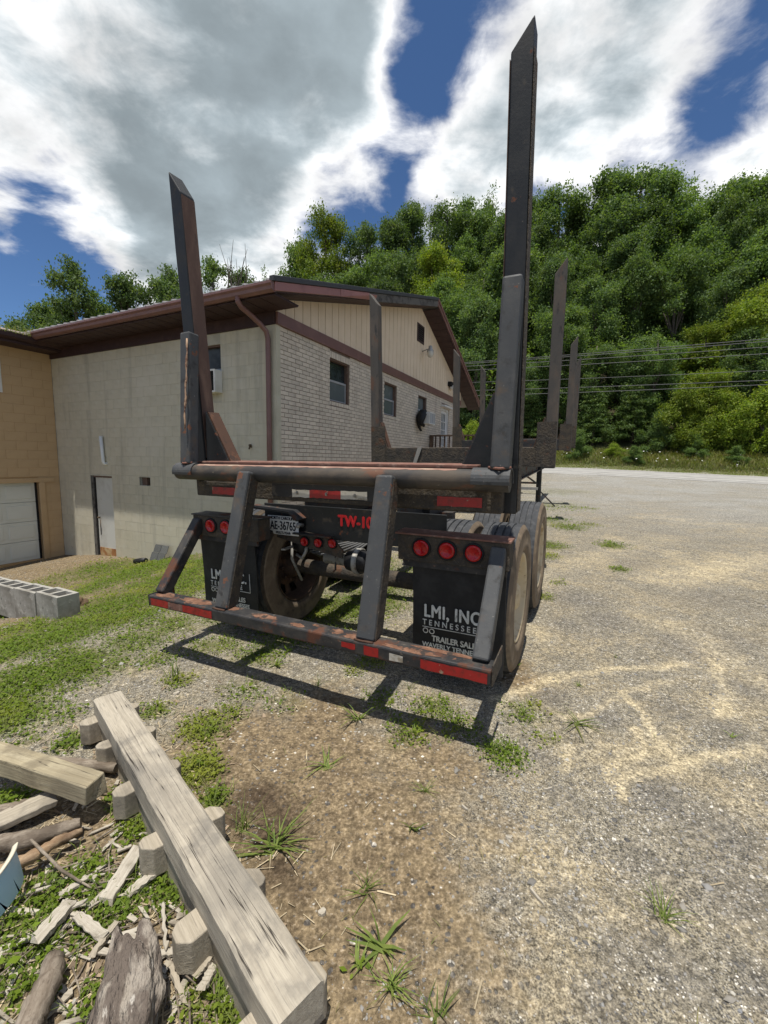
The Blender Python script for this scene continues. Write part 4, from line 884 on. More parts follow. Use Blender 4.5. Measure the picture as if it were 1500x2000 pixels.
MB().tube([(-.40, .40, -.43), (-.40, .345, -.42), (-.40, .335, -.44)], .018, 8).build('plate_lamp', M_steel, pl)
# bumper
bmp = MB().box((-1.245, -.3645, -.968), (1.262, -.245, -.888)).build('bumper', M_paint_rust, tr, .010)
MB().box((1.264, -.362, -.972), (1.272, -.12, -.86)).build('end_plate', M_mud, bmp, .004); MB().box((-1.254, -.362, -.972), (-1.2465, -.14, -.885)).build('end_plate', M_paint_rust, bmp, .004)
M_chip = surf('rust_scab', (.15, .075, .045), .9, [((.23, .125, .08), 18, .45, .64, 9), ((.045, .034, .028), 16, .50, .60, 9)], [(50, .8, .006)])
for (u0, u1, v0, v1) in ((-1.23, -1.02, -.36, -.27), (-.98, -.66, -.36, -.25), (-.30, -.08, -.355, -.27), (.02, .14, -.36, -.30), (.30, .40, -.34, -.27), (.40, .62, -.362, -.28), (.64, 1.0, -.362, -.30), (.80, 1.20, -.30, -.255), (-.52, -.42, -.33, -.26), (.16, .24, -.30, -.26)):
    n = 18; cx, cy, rx, ry = (u0+u1)/2, (v0+v1)/2, (u1-u0)/2, (v1-v0)/2
    pts = [(cx+rx*cos(2*pi*k/n)*(1-.35*random.random()*abs(sin(k*1.9))), min(max(cy+ry*sin(2*pi*k/n)*random.uniform(.6, 1.1), -.3600), -.2505), -.8868) for k in range(n)]
    MB().add(pts+[(p[0], p[1], -.8875) for p in pts], [tuple(range(n))]+[(k, k+n, (k+1) % n+n, (k+1) % n) for k in range(n)]).build('rust_patch', M_chip, bmp)
for u0, u1, w0, w1, m in ((-1.215, -1.03, -.955, -.905, M_redrefl), (-1.03, -.88, -.955, -.905, M_rustdeck), (-.88, -.60, -.955, -.903, M_redrefl), (.42, .51, -.94, -.905, M_redrefl), (.565, .655, -.955, -.90, M_redrefl), (.72, .80, -.950, -.912, M_whrefl), (.90, 1.245, -.957, -.905, M_redrefl)):
    tape(u0, u1, w0, w1, -.3675, m, bmp)
for ub, ut, wd in ((-.545, -.503, .112), (.555, .567, .118)):
    o = MB().hexa([(ub-wd/2, -.345, -.885), (ub+wd/2, -.345, -.885), (ub+wd/2, -.235, -.885), (ub-wd/2, -.235, -.885), (ut-wd*.46, -.105, .025), (ut+wd*.46, -.105, .025), (ut+wd*.46, .0, .0), (ut-wd*.46, .0, .0)]).build('bumper_strut', M_brace, tr, .014)
    for (vv0, ww0, uu0) in ((-.352, -.884, ub), (-.085, -.035, ut)): MB().tube([(uu0-wd*.5, vv0, ww0), (uu0-wd*.2, vv0-.004, ww0), (uu0+wd*.2, vv0-.003, ww0), (uu0+wd*.5, vv0, ww0)], .007, 6, jit=.3).build('weld_bead', M_rustdark, o)
    MB().hexa([(ub+wd/2+.0005, -.330, -.88), (ub+wd/2+.004, -.325, -.88), (ub+wd/2+.004, -.24, -.88), (ub+wd/2+.0005, -.24, -.88), (ut+wd*.46+.0005, -.09, .0), (ut+wd*.46+.004, -.085, .0), (ut+wd*.46+.004, -.01, -.01), (ut+wd*.46+.0005, -.01, -.01)]).build('muddy_side', M_mud, o)
for s in (-1, 1):
    o = MB().bar((s*1.195, .10, -.40), (s*1.195, -.285, -.892), .085, .085, (0, 0, 1)).build('side_strut', M_paint_rust if s < 0 else M_brace, tr, .012)
    bx = MB().box((s*.57, .085, -.52), (s*1.255, .22, -.355)).build('light_box', M_mud, tr, .006)
    MB().box((s*.555, .075, -.354), (s*1.262, .23, -.344)).build('box_lid', M_rustdeck if s > 0 else M_paint_rust, bx)
    MB().box((s*.60, .10, -.56), (s*1.24, .116, -.521)).build('flap_clamp', M_paint_rust, bx)
    for u in (.73, .893, 1.053): lamp3(s*u, .083, -.430, .0505, bx)
    # hanging rubber mud flap, a little bowed
    u0, u1 = s*.655, s*1.235; n = 10; V = []; F = []
    for i in range(n+1):
        t = i/n; dv = .018*sin(t*pi*.9)
        for u in np.linspace(min(u0, u1), max(u0, u1), 5): V.append((u, .125+dv*.6, -.535-.655*t))
    q = len(V); V += [(p[0], p[1]+.011, p[2]) for p in V]
    for i in range(n):
        for k in range(4): a = i*5+k; F += [(a, a+1, a+6, a+5), (q+a, q+a+5, q+a+6, q+a+1)]
        F += [(i*5, i*5+5, q+i*5+5, q+i*5), (i*5+4, q+i*5+4, q+i*5+9, i*5+9)]
    F += [tuple(n*5+k for k in (0, 1, 2, 3, 4))+tuple(q+n*5+k for k in (4, 3, 2, 1, 0))]
    fl = MB().add(V, F, False).build('mud_flap', M_flap, tr)
    x0 = .73 if s > 0 else -1.142; vv = .1225
    text('lettering', 'LMI, INC.', .116, M_white, fl, (x0+.004, vv, -.884), (1, 0, 0), (0, 0, 1), bold=.0026, sx=.76, space=1.10)
    text('lettering', 'TENNESSEE', .052, M_white, fl, (x0-.004, vv, -.939), (1, 0, 0), (0, 0, 1), bold=.0006, sx=.88, space=1.62)
    MB().box((x0-.004, vv-.001, -.955), (x0+.42, vv+.001, -.951)).box((x0+.42, vv-.001, -.955), (x0+.424, vv+.001, -.80)).build('logo_line', M_white, fl)
    for k in range(2):
        lo = MB(); R1, R2 = .0185, .0125; cx = x0+.017+.042*k
        lo.add([(cx+r*cos(2*pi*j/20), vv-.001, -.978+r*sin(2*pi*j/20)) for r in (R1, R2) for j in range(20)], [(j, (j+1) % 20, 20+(j+1) % 20, 20+j) for j in range(20)]).build('logo_wheel', M_white, fl)
    text('lettering', 'TRAILER SALES', .054, M_white, fl, (x0+.058, vv+.003, -1.043), (1, 0, 0), (0, 0, 1), bold=.0013, sx=.86)
    text('lettering', 'WAVERLY TENNESSEE', .044, M_white, fl, (x0-.006, vv+.004, -1.088), (1, 0, 0), (0, 0, 1), bold=.001, sx=.94)
# wheels
def wheel(u, v, mr, face):
    w = empty('wheel'); w.parent = tr; w.location = (u, v, -.872)
    h = .135; prof = [(-.110, .30), (-.135, .34), (-.145, .42), (-.132, .490), (-.118, .512)]
    for g in (-.072, -.025, .025, .072): prof += [(g-.0075, .520-.06*g*g*9), (g-.0055, .508), (g+.0055, .508), (g+.0075, .520-.06*g*g*9)]
    prof += [(.118, .512)]
    MB().lathe(prof, 56, smooth=False).build('tyre_tread', M_tread, w)
    sdp = [(.118, .512), (.132, .490), (.1395, .478), (.1375, .470), (.145, .42), (.143, .385), (.146, .380), (.135, .34), (.110, .30)]
    MB().lathe(sdp, 56).build('sidewall', M_side, w)
    MB().lathe([(-x, r) for x, r in sdp], 56).build('sidewall', M_side, w)
    f = face; sk = lambda i, k: i == 5 and (k % 4) in (0, 1)
    rm = MB().lathe([(f*.112, .302), (f*.122, .318), (f*.128, .312), (f*.118, .296), (f*.02, .272), (f*.012, .262), (-f*.012, .19), (-f*.006, .165), (f*.012, .155), (f*.012, .115)], 40, skip=sk).build('rim', mr, w)
    MB().lathe([(f*.012, .118), (f*.055, .112), (f*.10, .095), (f*.118, .075), (f*.122, .0005)], 24).build('hub', mr, w)
    for k in range(10):
        a = 2*pi*k/10; MB().lathe([(f*.008, .016), (f*.045, .015), (f*.05, .010), (f*.05, .0005)], 6, (0, .140*cos(a), .140*sin(a)), smooth=False).build('lug_nut', mr, w)
    MB().lathe([(-f*.09, .30), (-f*.085, .02)], 24).build('brake_drum', M_dark, w)
    return w
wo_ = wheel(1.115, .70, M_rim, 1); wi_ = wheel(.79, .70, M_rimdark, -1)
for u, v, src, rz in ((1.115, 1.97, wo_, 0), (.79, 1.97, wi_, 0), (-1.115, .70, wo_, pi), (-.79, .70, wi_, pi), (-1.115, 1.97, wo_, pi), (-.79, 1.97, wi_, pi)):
    c = copy_tree(src, tr); c.location = (u, v, -.872); c.rotation_euler = (random.uniform(0, 6) if rz == 0 else 0, 0, rz)
for v in (.70, 1.97): MB().tube([(-1.0, v, -.872), (-.6, v, -.872), (.6, v, -.872), (1.0, v, -.872)], .065, 14).build('axle', M_mud, tr)
# leaf springs, brake chambers, air hoses
for s in (-1, 1):
    for k in range(5): MB().tube([(s*.50, .49+.03*k, -.64-.012*k), (s*.50, .78, -.735-.012*k), (s*.50, 1.15-.04*k, -.62-.012*k)], .020, 6).build('spring_leaf', M_paint_rust, tr)
    MB().box((s*.44, .46, -.64), (s*.56, .53, -.40)).build('spring_hanger', M_paint_rust, tr); MB().box((s*.44, 1.28, -.70), (s*.56, 1.38, -.40)).build('spring_hanger', M_paint_rust, tr)
ch = MB().lathe([(-.30, .0005), (-.30, .048), (-.09, .050), (-.09, .0505)], 20, (.05, .50, -.70)).build('brake_chamber', M_hose, tr)
MB().lathe([(-.09, .05), (-.09, .075), (-.02, .092), (.0, .092), (.0, .10), (.018, .10), (.018, .09), (.07, .082), (.10, .055), (.10, .0005)], 24, (.05, .50, -.70)).build('chamber_body', M_blackpl, ch)
o = MB().lathe([(-.013, .103), (.028, .103), (.028, .094)], 24, (.05, .50, -.70)).build('clamp_band', M_steel, ch)
MB().lathe([(-.06, .0005), (-.06, .06), (.03, .085), (.05, .085), (.08, .05), (.08, .0005)], 20, (-.50, .52, -.62)).build('brake_chamber', M_blackpl, tr)
MB().tube([(-.44, .5, -.58), (-.42, .46, -.66), (-.45, .45, -.72), (-.52, .47, -.70)], .014, 8).build('air_fitting', M_steel, tr)
for k in range(6):
    a = random.uniform(-.35, .1)
    MB().tube([(-.75+.02*k, .6, -.62), (-.5+.05*k, .50+.02*k, -.66-.015*k), (-.2+.04*k, .50, -.60-.01*k), (.15, .62, -.52)], .009, 6).build('air_hose', M_cable, tr)
MB().tube([(-.14, .47, -.60), (-.135, .46, -.70), (-.14, .46, -.78), (-.16, .46, -.80)], .008, 6).build('hanging_chain', M_paint_rust, tr)
MB().tube([(-.62, .55, -.58), (-.60, .50, -.75), (-.54, .55, -.95)], .012, 6).build('air_hose', M_steel, tr)
for s in (-1, 1):   # light coloured torsion rods seen under the frame
    MB().bar((s*.52, .30, -.62), (s*.80, 1.55, -.72), .035, .012).build('radius_rod', M_steel, tr)
MB().bar((.50, 2.2, -.25), (1.10, 2.75, -.30), .04, .03).build('light_stay', M_hose, tr)
# landing gear and tool rack under the frame
for s in (-1, 1):
    lg = MB().box((s*.44-.06, 9.34, -1.38), (s*.44+.06, 9.46, -.02)).build('landing_leg', M_paint, tr, .008)
    MB().box((s*.44-.16, 9.25, -1.398), (s*.44+.16, 9.55, -1.38)).build('foot', M_paint, lg); MB().bar((s*.47, 9.40, -1.0), (s*.86, 9.38, -1.385), .04, .03).build('brace', M_paint_rust, lg)
    MB().bar((s*.44, 9.4, -.85), (s*-.05, 8.2, -.30), .04, .03).build('brace', M_paint_rust, lg)
MB().bar((-.44, 9.4, -.8), (.44, 9.4, -.8), .05, .05).build('cross_shaft', M_paint_rust, tr)

# ------------------------------------------------------------------ weathered beam nailed on cross blocks
def at(px, py, z): return onplane(px, py, (0, 0, z), np.array([0, 0, 1.]))
pF, pN = at(238, 1348, .22), at(632, 1912, .22); dB = (pN-pF); LB = np.linalg.norm(dB); dB /= LB; pB = np.array([-dB[1], dB[0], 0]); pB = pB if pB[0] > 0 else -pB  # pB points to the right of the beam
WB = .128
bt = empty('timber_beam', frame(pF-pB*WB/2-np.array([0, 0, .22]), dB, -pB, (0, 0, 1)), 'long weathered grey timber beam on short cross blocks, lying on the dirt', 'timber')
N = 22; V = []; F = []
for i in range(N+1):
    x = LB*i/N; wv = .0012*sin(i*1.3)
    for (y, z) in ((WB/2, .125), (-WB/2, .125), (-WB/2, .214), (-WB/2+.008, .22), (WB/2-.008, .221), (WB/2, .214)): V.append((x, y+wv+random.uniform(-.0015, .0015), z+.001*sin(i*.9)+random.uniform(-.001, .001)))
for i in range(N):
    for k in range(6): F.append((i*6+k, i*6+(k+1) % 6, i*6+6+(k+1) % 6, i*6+6+k))
F += [tuple(range(6))[::-1], tuple(N*6+k for k in range(6))]
MB().add(V, F).build('beam', M_beam, bt)
V = []; F = []
for i in range(N+1):
    x = .01+(LB-.05)*i/N
    for (y, z) in ((WB/2-.012, .0), (-WB/2+.02, .0), (-WB/2+.02, .123), (WB/2-.012, .123)): V.append((x, y+.003*sin(i*2.), z))
for i in range(N):
    for k in range(4): F.append((i*4+k, i*4+(k+1) % 4, i*4+4+(k+1) % 4, i*4+4+k))
F += [(3, 2, 1, 0), (N*4, N*4+1, N*4+2, N*4+3)]
MB().add(V, F).build('lower_beam', M_cross, bt)
for tpos, lL, lR, wdt, rot in ((.045, .070, .062, .072, .04), (.31, .052, .062, .070, -.05), (.655, .066, .062, .078, .10), (1.01, .060, .085, .076, -.12), (1.36, .076, .068, .084, .06), (1.70, .07, .05, .08, 0)):
    y0, y1 = -(WB/2+lR), WB/2+lL; zt = .136; w2 = wdt/2; c = .030
    top = [(-w2, y0+c), (-w2+c, y0), (w2-c*.4, y0), (w2, y0+c*.5), (w2, y1-c), (w2-c, y1), (-w2+c*.6, y1), (-w2, y1-c*.6)]
    V = [(tpos+x+rot*(y), y, zt+.006*sin(9*tpos)) for x, y in top]+[(tpos+x*1.02+rot*y, y, .03) for x, y in top]; n = 8
    MB().add(V, [tuple(range(n)), tuple(range(n, 2*n))[::-1]]+[(k, n+k, n+(k+1) % n, (k+1) % n) for k in range(n)]).build('cross_block', M_cross, bt, .004)

# ------------------------------------------------------------------ scrap wood heap
def lumber(name, p, q, w, h, m, label, cat, bev=.006, ragged=.0):
    p, q = np.array(p), np.array(q); L = np.linalg.norm(q-p); d = (q-p)/L; x = Vector(d); z = Vector((0, 0, 1)); y = z.cross(x).normalized(); z = x.cross(y)
    N = 10; V = []; F = []
    for i in range(N+1):
        for yy, zz in ((-w/2, 0), (w/2, 0), (w/2, h), (-w/2, h)):
            j = ragged*(2 if i in (0, N) else 1)
            V.append((L*i/N+(random.uniform(-j, j)*1.5 if i in (0, N) else 0), yy+random.uniform(-j, j)*.4+.002*sin(i*2+yy*40), zz+random.uniform(-j, j)*.4))
    for i in range(N):
        for k in range(4): F.append((i*4+k, i*4+(k+1) % 4, i*4+4+(k+1) % 4, i*4+4+k))
    F += [(3, 2, 1, 0), (N*4, N*4+1, N*4+2, N*4+3)]
    o = MB().add(V, F).build(name, m, None, bev); o.matrix_world = frame(p, x, y, z); return tag(o, label, cat)
def limb(name, pts, rad, m, label, cat, seg=12, jit=.10, group=None):
    p0 = np.array(pts[0]); d = np.array(pts[-1])-p0; x = Vector(d).normalized(); z = Vector((0, 0, 1)); y = z.cross(x).normalized(); z = x.cross(y); mw = frame(p0, x, y, z); inv = mw.inverted()
    fine = []; rr = []
    n = len(pts)
    for i in range(n-1):
        for k in range(6):
            t = k/6; fine.append(np.array(pts[i])*(1-t)+np.array(pts[i+1])*t+rng.normal(0, rad[0]*.05, 3)); rr.append((rad[i]*(1-t)+rad[i+1]*t)*random.uniform(.93, 1.07))
    fine.append(np.array(pts[-1])); rr.append(rad[-1])
    o = MB().tube([inv @ Vector(p) for p in fine], rr, seg, jit=jit).build(name, m); o.matrix_world = mw; return tag(o, label, cat, group)
lumber('timber_offcut', at(-60, 1478, .09), at(190, 1560, .10), .085, .085, M_timber2, 'short yellowed square timber at the left edge pointing at the long beam', 'timber', .006, .003)
lumber('board', at(-30, 1625, .035), at(112, 1560, .05), .09, .025, M_cross, 'flat grey board under the short yellowed timber', 'board', .003, .003)
limb('branch', [at(-40, 1478, .04), at(60, 1482, .05), at(150, 1492, .045), at(228, 1500, .05)], [.024, .025, .023, .021], M_bark, 'slender pale branch lying above the short yellowed timber', 'branch')
limb('log', [at(-20, 1588, .04), at(30, 1580, .045), at(66, 1567, .04)], [.024, .025, .020], M_bark, 'small short log between the yellowed timber and the grey board', 'log')
limb('log', [at(-40, 1650, .05), at(60, 1640, .055), at(120, 1620, .05), at(158, 1607, .05)], [.028, .030, .026, .018], M_bark, 'thick grey barked log below the flat grey board', 'log')
limb('rotten_log', [at(-20, 1708, .05), at(60, 1675, .06), at(120, 1640, .055), at(160, 1622, .05)], [.018, .020, .017, .009], M_rot, 'reddish rotten log with splintered bark below the grey log', 'log', 10, .2)
limb('log', [at(40, 2050, .04), at(65, 1985, .05), at(95, 1920, .05), at(108, 1872, .04)], [.034, .034, .031, .026], M_bark, 'smooth grey log at the bottom edge beside the gnarled root', 'log')
for k, (a, b, w, h, m, lab) in enumerate((((118, 1752), (175, 1712), .022, .010, M_pale, 'thin pale splinter of wood below the rotten log'), ((205, 1765), (272, 1660), .050, .016, M_pale, 'large bleached wood splinter among the clover'), ((70, 1845), (140, 1765), .045, .018, M_pale, 'bleached splintered slab beside the blue plastic'), ((255, 1745), (305, 1705), .030, .012, M_pale, 'small bleached wood slab near the beam'),
        ((185, 1862), (232, 1800), .018, .012, M_cross, 'dark grey wood splinter above the gnarled root'), ((318, 1765), (324, 1852), .010, .008, M_pale, 'upright pale stick between root and beam'), ((308, 1868), (350, 1862), .018, .012, M_pale, 'snapped pale stick end above the root'), ((385, 1902), (408, 1872), .032, .014, M_cross, 'broken wood chunk beside the beam'), ((395, 1935), (415, 1895), .024, .012, M_pale, 'pale wood chip next to the broken chunk'), ((360, 1960), (330, 1880), .012, .008, M_cross, 'thin grey strip of wood right of the root'),
        ((440, 1870), (470, 1930), .009, .007, M_pale, 'thin stick leaning along the beam side'), ((150, 1790), (200, 1830), .028, .010, M_pale, 'bleached bark flake above the root'))):
    lumber('wood_splinter', at(*a, .012+.01*(k % 3)), at(*b, .02+.012*(k % 2)), w, h, m, lab, 'wood', .002, .005)
limb('stick', [at(345, 1862, .03), at(380, 1853, .035), at(408, 1848, .03)], [.008, .009, .007], M_timber2, 'bare yellow stick across the debris by the beam', 'stick', 8)
limb('stick', [at(60, 1640, .09), at(120, 1700, .06), at(180, 1735, .02)], [.005, .005, .003], M_bark, 'thin dark twig leaning over the rotten log', 'stick', 6)
# gnarled root chunk: a lumpy tapered body with two horns
bm = bmesh.new(); bmesh.ops.create_icosphere(bm, subdivisions=5, radius=1.)
from mathutils import noise as mn
for v in bm.verts:
    p = v.co.copy(); ang = math.atan2(p.y, p.x)
    s = 1+.16*mn.noise(p*1.6)+.09*mn.noise(p*4.1+Vector((3, 1, 7)))+.035*mn.noise(p*10)
    flute = 1+.10*sin(ang*5+p.z*2)
    q = Vector((p.x*.080*s*flute*(1-.10*p.z), p.y*.060*s*flute, p.z*.15*s))
    q.z += .065*max(0, 1-((p.x+.62)**2+(p.y)**2)/.16)*max(0, p.z)*1.1 + .055*max(0, 1-((p.x-.50)**2+p.y**2)/.14)*max(0, p.z)
    q.x += .012*sin(q.z*22); v.co = q
me = bpy.data.meshes.new('root_chunk'); bm.to_mesh(me); bm.free(); me.polygons.foreach_set('use_smooth', np.ones(len(me.polygons), bool)); me.materials.append(M_root)
o = bpy.data.objects.new('root_chunk', me); COL.objects.link(o); c = at(243, 1992, .09); o.location = c; o.rotation_euler = (R(-62), 0, R(22)); tag(o, 'gnarled grey root chunk with two horns at the bottom edge', 'root')
# broken piece of pale blue plastic tub with a cream rim
p = at(15, 1745, .05); V = []; F = []; n = 10
for j, (rr, zz) in enumerate(((.115, -.06), (.135, .0), (.15, .06), (.163, .062), (.161, .068), (.146, .066), (.129, .0), (.108, -.06))):
    for i in range(n+1):
        a = -.2+1.5*i/n+(.12*sin(i*2.1) if j in (0, 7) else 0); V.append((rr*cos(a), rr*sin(a), zz))
for j in range(8):
    for i in range(n): F.append((j*(n+1)+i, j*(n+1)+i+1, ((j+1) % 8)*(n+1)+i+1, ((j+1) % 8)*(n+1)+i))
tub = empty('broken_tub', frame(p+np.array([-.10, -.02, .0]), (.75, -.62, .2), (.55, .75, .36), (-.37, -.16, .91)), 'broken pale blue plastic tub with cream rim at the left edge', 'tub')
MB().add(V[:3*(n+1)], F[:2*n], True).build('wall', M_blue, tub); MB().add(V, F[2*n:8*n], True).build('rim', M_bluerim, tub)

# chips lying on the dirt
def chip(px, py, L, w, ang, m, lab):
    c = G(px, py); n = 7; pts = [(cos(2*pi*k/n)*L/2*random.uniform(.7, 1.1), sin(2*pi*k/n)*w/2*random.uniform(.7, 1.1)) for k in range(n)]
    o = MB().add([(x, y, .001) for x, y in pts]+[(x*.92, y*.9, .008+.004*(x > 0)) for x, y in pts], [tuple(range(n))[::-1], tuple(range(n, 2*n))]+[(k, (k+1) % n, n+(k+1) % n, n+k) for k in range(n)]).build('wood_chip', m)
    o.location = c; o.rotation_euler = (0, 0, ang); tag(o, lab, 'wood chip', 'wood chips on the dirt')
for a in ((629, 1784, .030, .026, .3, M_pale, 'square pale chip on bare dirt right of the beam'), (345, 1355, .05, .035, .5, M_pale, 'pale chip beyond the far end of the beam'), (1105, 1667, .055, .014, .9, M_pale, 'slender pale chip in the middle of the gravel'), (1047, 1752, .075, .009, 2.1, M_pale, 'long thin splinter on the gravel'), (1012, 1803, .03, .008, 2.2, M_pale, 'tiny splinter below the long thin splinter'), (1070, 1543, .05, .008, .1, M_pale, 'thin straw coloured sliver on the gravel'), (908, 1580, .04, .010, 2.5, M_pale, 'slanted pale sliver on the dirt'), (990, 1590, .02, .016, 0, M_pale, 'small round pale chip on the dirt'), (940, 1560, .025, .015, 1, M_conc, 'small grey flake on the dirt'), (1323, 1664, .018, .014, 0, M_pale, 'tiny white chip on the right gravel'), (405, 1465, .05, .013, .3, M_cross, 'brown bark sliver beside the beam'), (335, 1305, .035, .012, 0, M_timber2, 'yellowish stick end in the weeds by the bumper shadow')):
    chip(*a)
# row of hollow concrete blocks and a clod of soil at its end
near = at(112, 1203, -.10)+np.array([0, 0, -.02])
bk = None
for k in range(4):
    mb = MB(); L, D_, H_ = .395, .20, .34
    for (x0, x1, y0, y1) in ((0, L, 0, .035), (0, L, D_-.035, D_), (0, .035, .035, D_-.035), (L/2-.018, L/2+.018, .035, D_-.035), (L-.035, L, .035, D_-.035)): mb.box((x0, y0, 0), (x1, y1, H_))
    mb.box((.035, .035, .0), (L-.035, D_-.035, .27))
    o = mb.build('concrete_block', M_conc)
    p = near+B*(.405*k)+A*random.uniform(-.004, .008); zg = -.06*k*.5
    o.matrix_world = frame((p[0], p[1], near[2]-.02*k), B*-1 if False else B, -A if False else A*1., (0, 0, 1)) if False else Matrix.Translation((p[0], p[1], near[2]-.14-.016*k)) @ Matrix.Rotation(math.atan2(B[1], B[0])+random.uniform(-.02, .02), 4, 'Z') @ Matrix.Scale(-1, 4, (0, 1, 0))
    o.data.flip_normals()
    tag(o, ('nearest hollow concrete block, at the end of the row beside the soil clod', 'second hollow concrete block from the soil clod end of the row', 'third hollow concrete block of the row, cut by the left edge', 'last hollow concrete block of the row, at the far left edge')[k], 'concrete block', 'concrete blocks in a row on the grass')
bm = bmesh.new(); bmesh.ops.create_icosphere(bm, subdivisions=4, radius=1.)
for v in bm.verts:
    s = 1+.25*mn.noise(v.co*1.8)+.12*mn.noise(v.co*5); v.co = Vector((v.co.x*.17*s, v.co.y*.13*s, v.co.z*.10*s))
me = bpy.data.meshes.new('soil_clod'); bm.to_mesh(me); bm.free(); me.polygons.foreach_set('use_smooth', np.ones(len(me.polygons), bool)); me.materials.append(M_soil)
o = bpy.data.objects.new('soil_clod', me); COL.objects.link(o); p = G(140, 1185); o.location = (p[0], p[1], p[2]+.01); tag(o, 'brown clod of soil against the end of the concrete block row', 'soil')
# shingle scraps leaning on the block wall, and a bent black gutter end
sh = empty('shingle_scrap', frame(world_ab(-.05, 3.22, float(gh(*world_ab(-.2, 3.0, 0)[:2]))-.01), -B, A, (0, 0, 1)), 'stepped dark shingle scrap leaning against the grey block wall', 'shingle')
for x0, z0, w, h in ((0, 0, .20, .16), (.21, 0, .20, .16), (.03, .165, .20, .15), (.24, .165, .20, .15)): MB().hexa([(x0, -.16+z0*.42, z0), (x0+w, -.16+z0*.42, z0), (x0+w, -.15+z0*.42, z0), (x0, -.15+z0*.42, z0), (x0, -.16+(z0+h)*.42, z0+h), (x0+w, -.16+(z0+h)*.42, z0+h), (x0+w, -.15+(z0+h)*.42, z0+h), (x0, -.15+(z0+h)*.42, z0+h)]).build('shingle', M_shingle, sh)
q = world_ab(-.30, 3.55, -.66); o = MB().tube([(0, 0, 0), (.15, .02, .03), (.32, .02, .06)], [.055, .06, .05], 10).build('pipe_scrap', M_blackpl); o.matrix_world = frame((q[0], q[1], float(gh(q[0], q[1]))+.04), -B, A, (0, 0, 1)); tag(o, 'short black plastic pipe scrap at the foot of the block wall', 'pipe')

# ------------------------------------------------------------------ stones on the lot
def pebbles(name, n, sampler, smin, smax, m):
    base = np.array([(1, 0, 0), (0, 1, 0), (-1, 0, 0), (0, -1, 0), (0, 0, 1.), (0, 0, -.6), (.62, .62, .5), (-.62, -.62, .5)])
    tris = np.array([(0, 6, 4), (6, 1, 4), (1, 2, 4), (2, 7, 4), (7, 3, 4), (3, 0, 4), (0, 1, 6), (2, 3, 7)])
    P = sampler(n); n = len(P); s = smin*(smax/smin)**(rng.random(n)**2.2)*(1+.16*np.hypot(P[:, 0], P[:, 1])); a = rng.random(n)*2*pi
    sc = np.stack([s*rng.uniform(.8, 1.3, n), s*rng.uniform(.6, 1., n), s*rng.uniform(.35, .75, n)], -1)
    v = base[None]*sc[:, None]*rng.uniform(.8, 1.2, (n, 8, 1)); x = v[..., 0]*np.cos(a)[:, None]-v[..., 1]*np.sin(a)[:, None]; y = v[..., 0]*np.sin(a)[:, None]+v[..., 1]*np.cos(a)[:, None]
    v = np.stack([x, y, v[..., 2]], -1)+np.stack([P[:, 0], P[:, 1], gh(P[:, 0], P[:, 1])+s*.1], -1)[:, None]
    f = (tris[None]+8*np.arange(n)[:, None, None]).reshape(-1, 3)
    me = bpy.data.meshes.new(name); me.vertices.add(n*8); me.vertices.foreach_set('co', v.reshape(-1).astype(np.float32)); me.loops.add(f.size); me.loops.foreach_set('vertex_index', f.reshape(-1).astype(np.int32)); me.polygons.add(len(f)); me.polygons.foreach_set('loop_start', np.arange(0, f.size, 3, dtype=np.int32)); me.polygons.foreach_set('loop_total', np.full(len(f), 3, np.int32)); me.update(calc_edges=True)
    me.materials.append(m); o = bpy.data.objects.new(name, me); COL.objects.link(o); return o
def blocked(x, y):
    u, v = uv(x, y)
    q = np.stack([x-C0[0], y-C0[1]], -1); a = q @ A[:2]; b = q @ B[:2]
    return ((a > -.02) & (b > -.02)) | ((b > BL-.02)) | (v > 22.5)
def polar(n, rmin, rmax, keep, half=.85):
    r = rmin*(rmax/rmin)**rng.random(n); th = rng.uniform(-half, half, n); x = r*np.sin(th); y = r*np.cos(th); k = (rng.random(n) < keep(x, y)) & ~blocked(x, y); return np.stack([x[k], y[k]], -1)
def gravel_keep(x, y):
    d = np.clip(field(DIRT, x, y), 0, 1); g = np.clip(field(GRASS, x, y), 0, 1); s = sand_f(x, y)
    return np.clip(.42+.4*lumps(x, y, 3.1)+.25*lumps(x, y, 9.)-.62*d-.3*g-.35*s, .012, 1)
def stonemat(name, c1, c2):
    m, nt, b, out = new_mat(name); r = nd(nt, 'ShaderNodeNewGeometry').outputs['Random Per Island']
    cr = nd(nt, 'ShaderNodeValToRGB', None, Fac=r); e = cr.color_ramp.elements; e[0].color = (*c1, 1); e[1].color = (*c2, 1); x = e.new(.5); x.color = (.30, .275, .23, 1); x = e.new(.8); x.color = (.20, .20, .20, 1)
    nt.links.new(cr.outputs[0], b.inputs['Base Color']); b.inputs['Roughness'].default_value = .9; return m
M_stone = stonemat('crushed_stone', (.09, .088, .085), (.42, .395, .335))
o = pebbles('gravel', 110000, lambda n: polar(n, .7, 13, gravel_keep), .0016, .0062, M_stone); tag(o, 'loose grey crushed stone spread over the dirt lot', 'gravel', kind='stuff')
o = pebbles('pebbles', 420, lambda n: polar(n, .8, 5, lambda x, y: np.clip(.3+.5*lumps(x, y, 4.)-.5*field(DIRT, x, y), 0, 1)), .007, .016, M_stone); tag(o, 'larger grey pebbles pressed into the dirt lot', 'pebbles', kind='stuff')
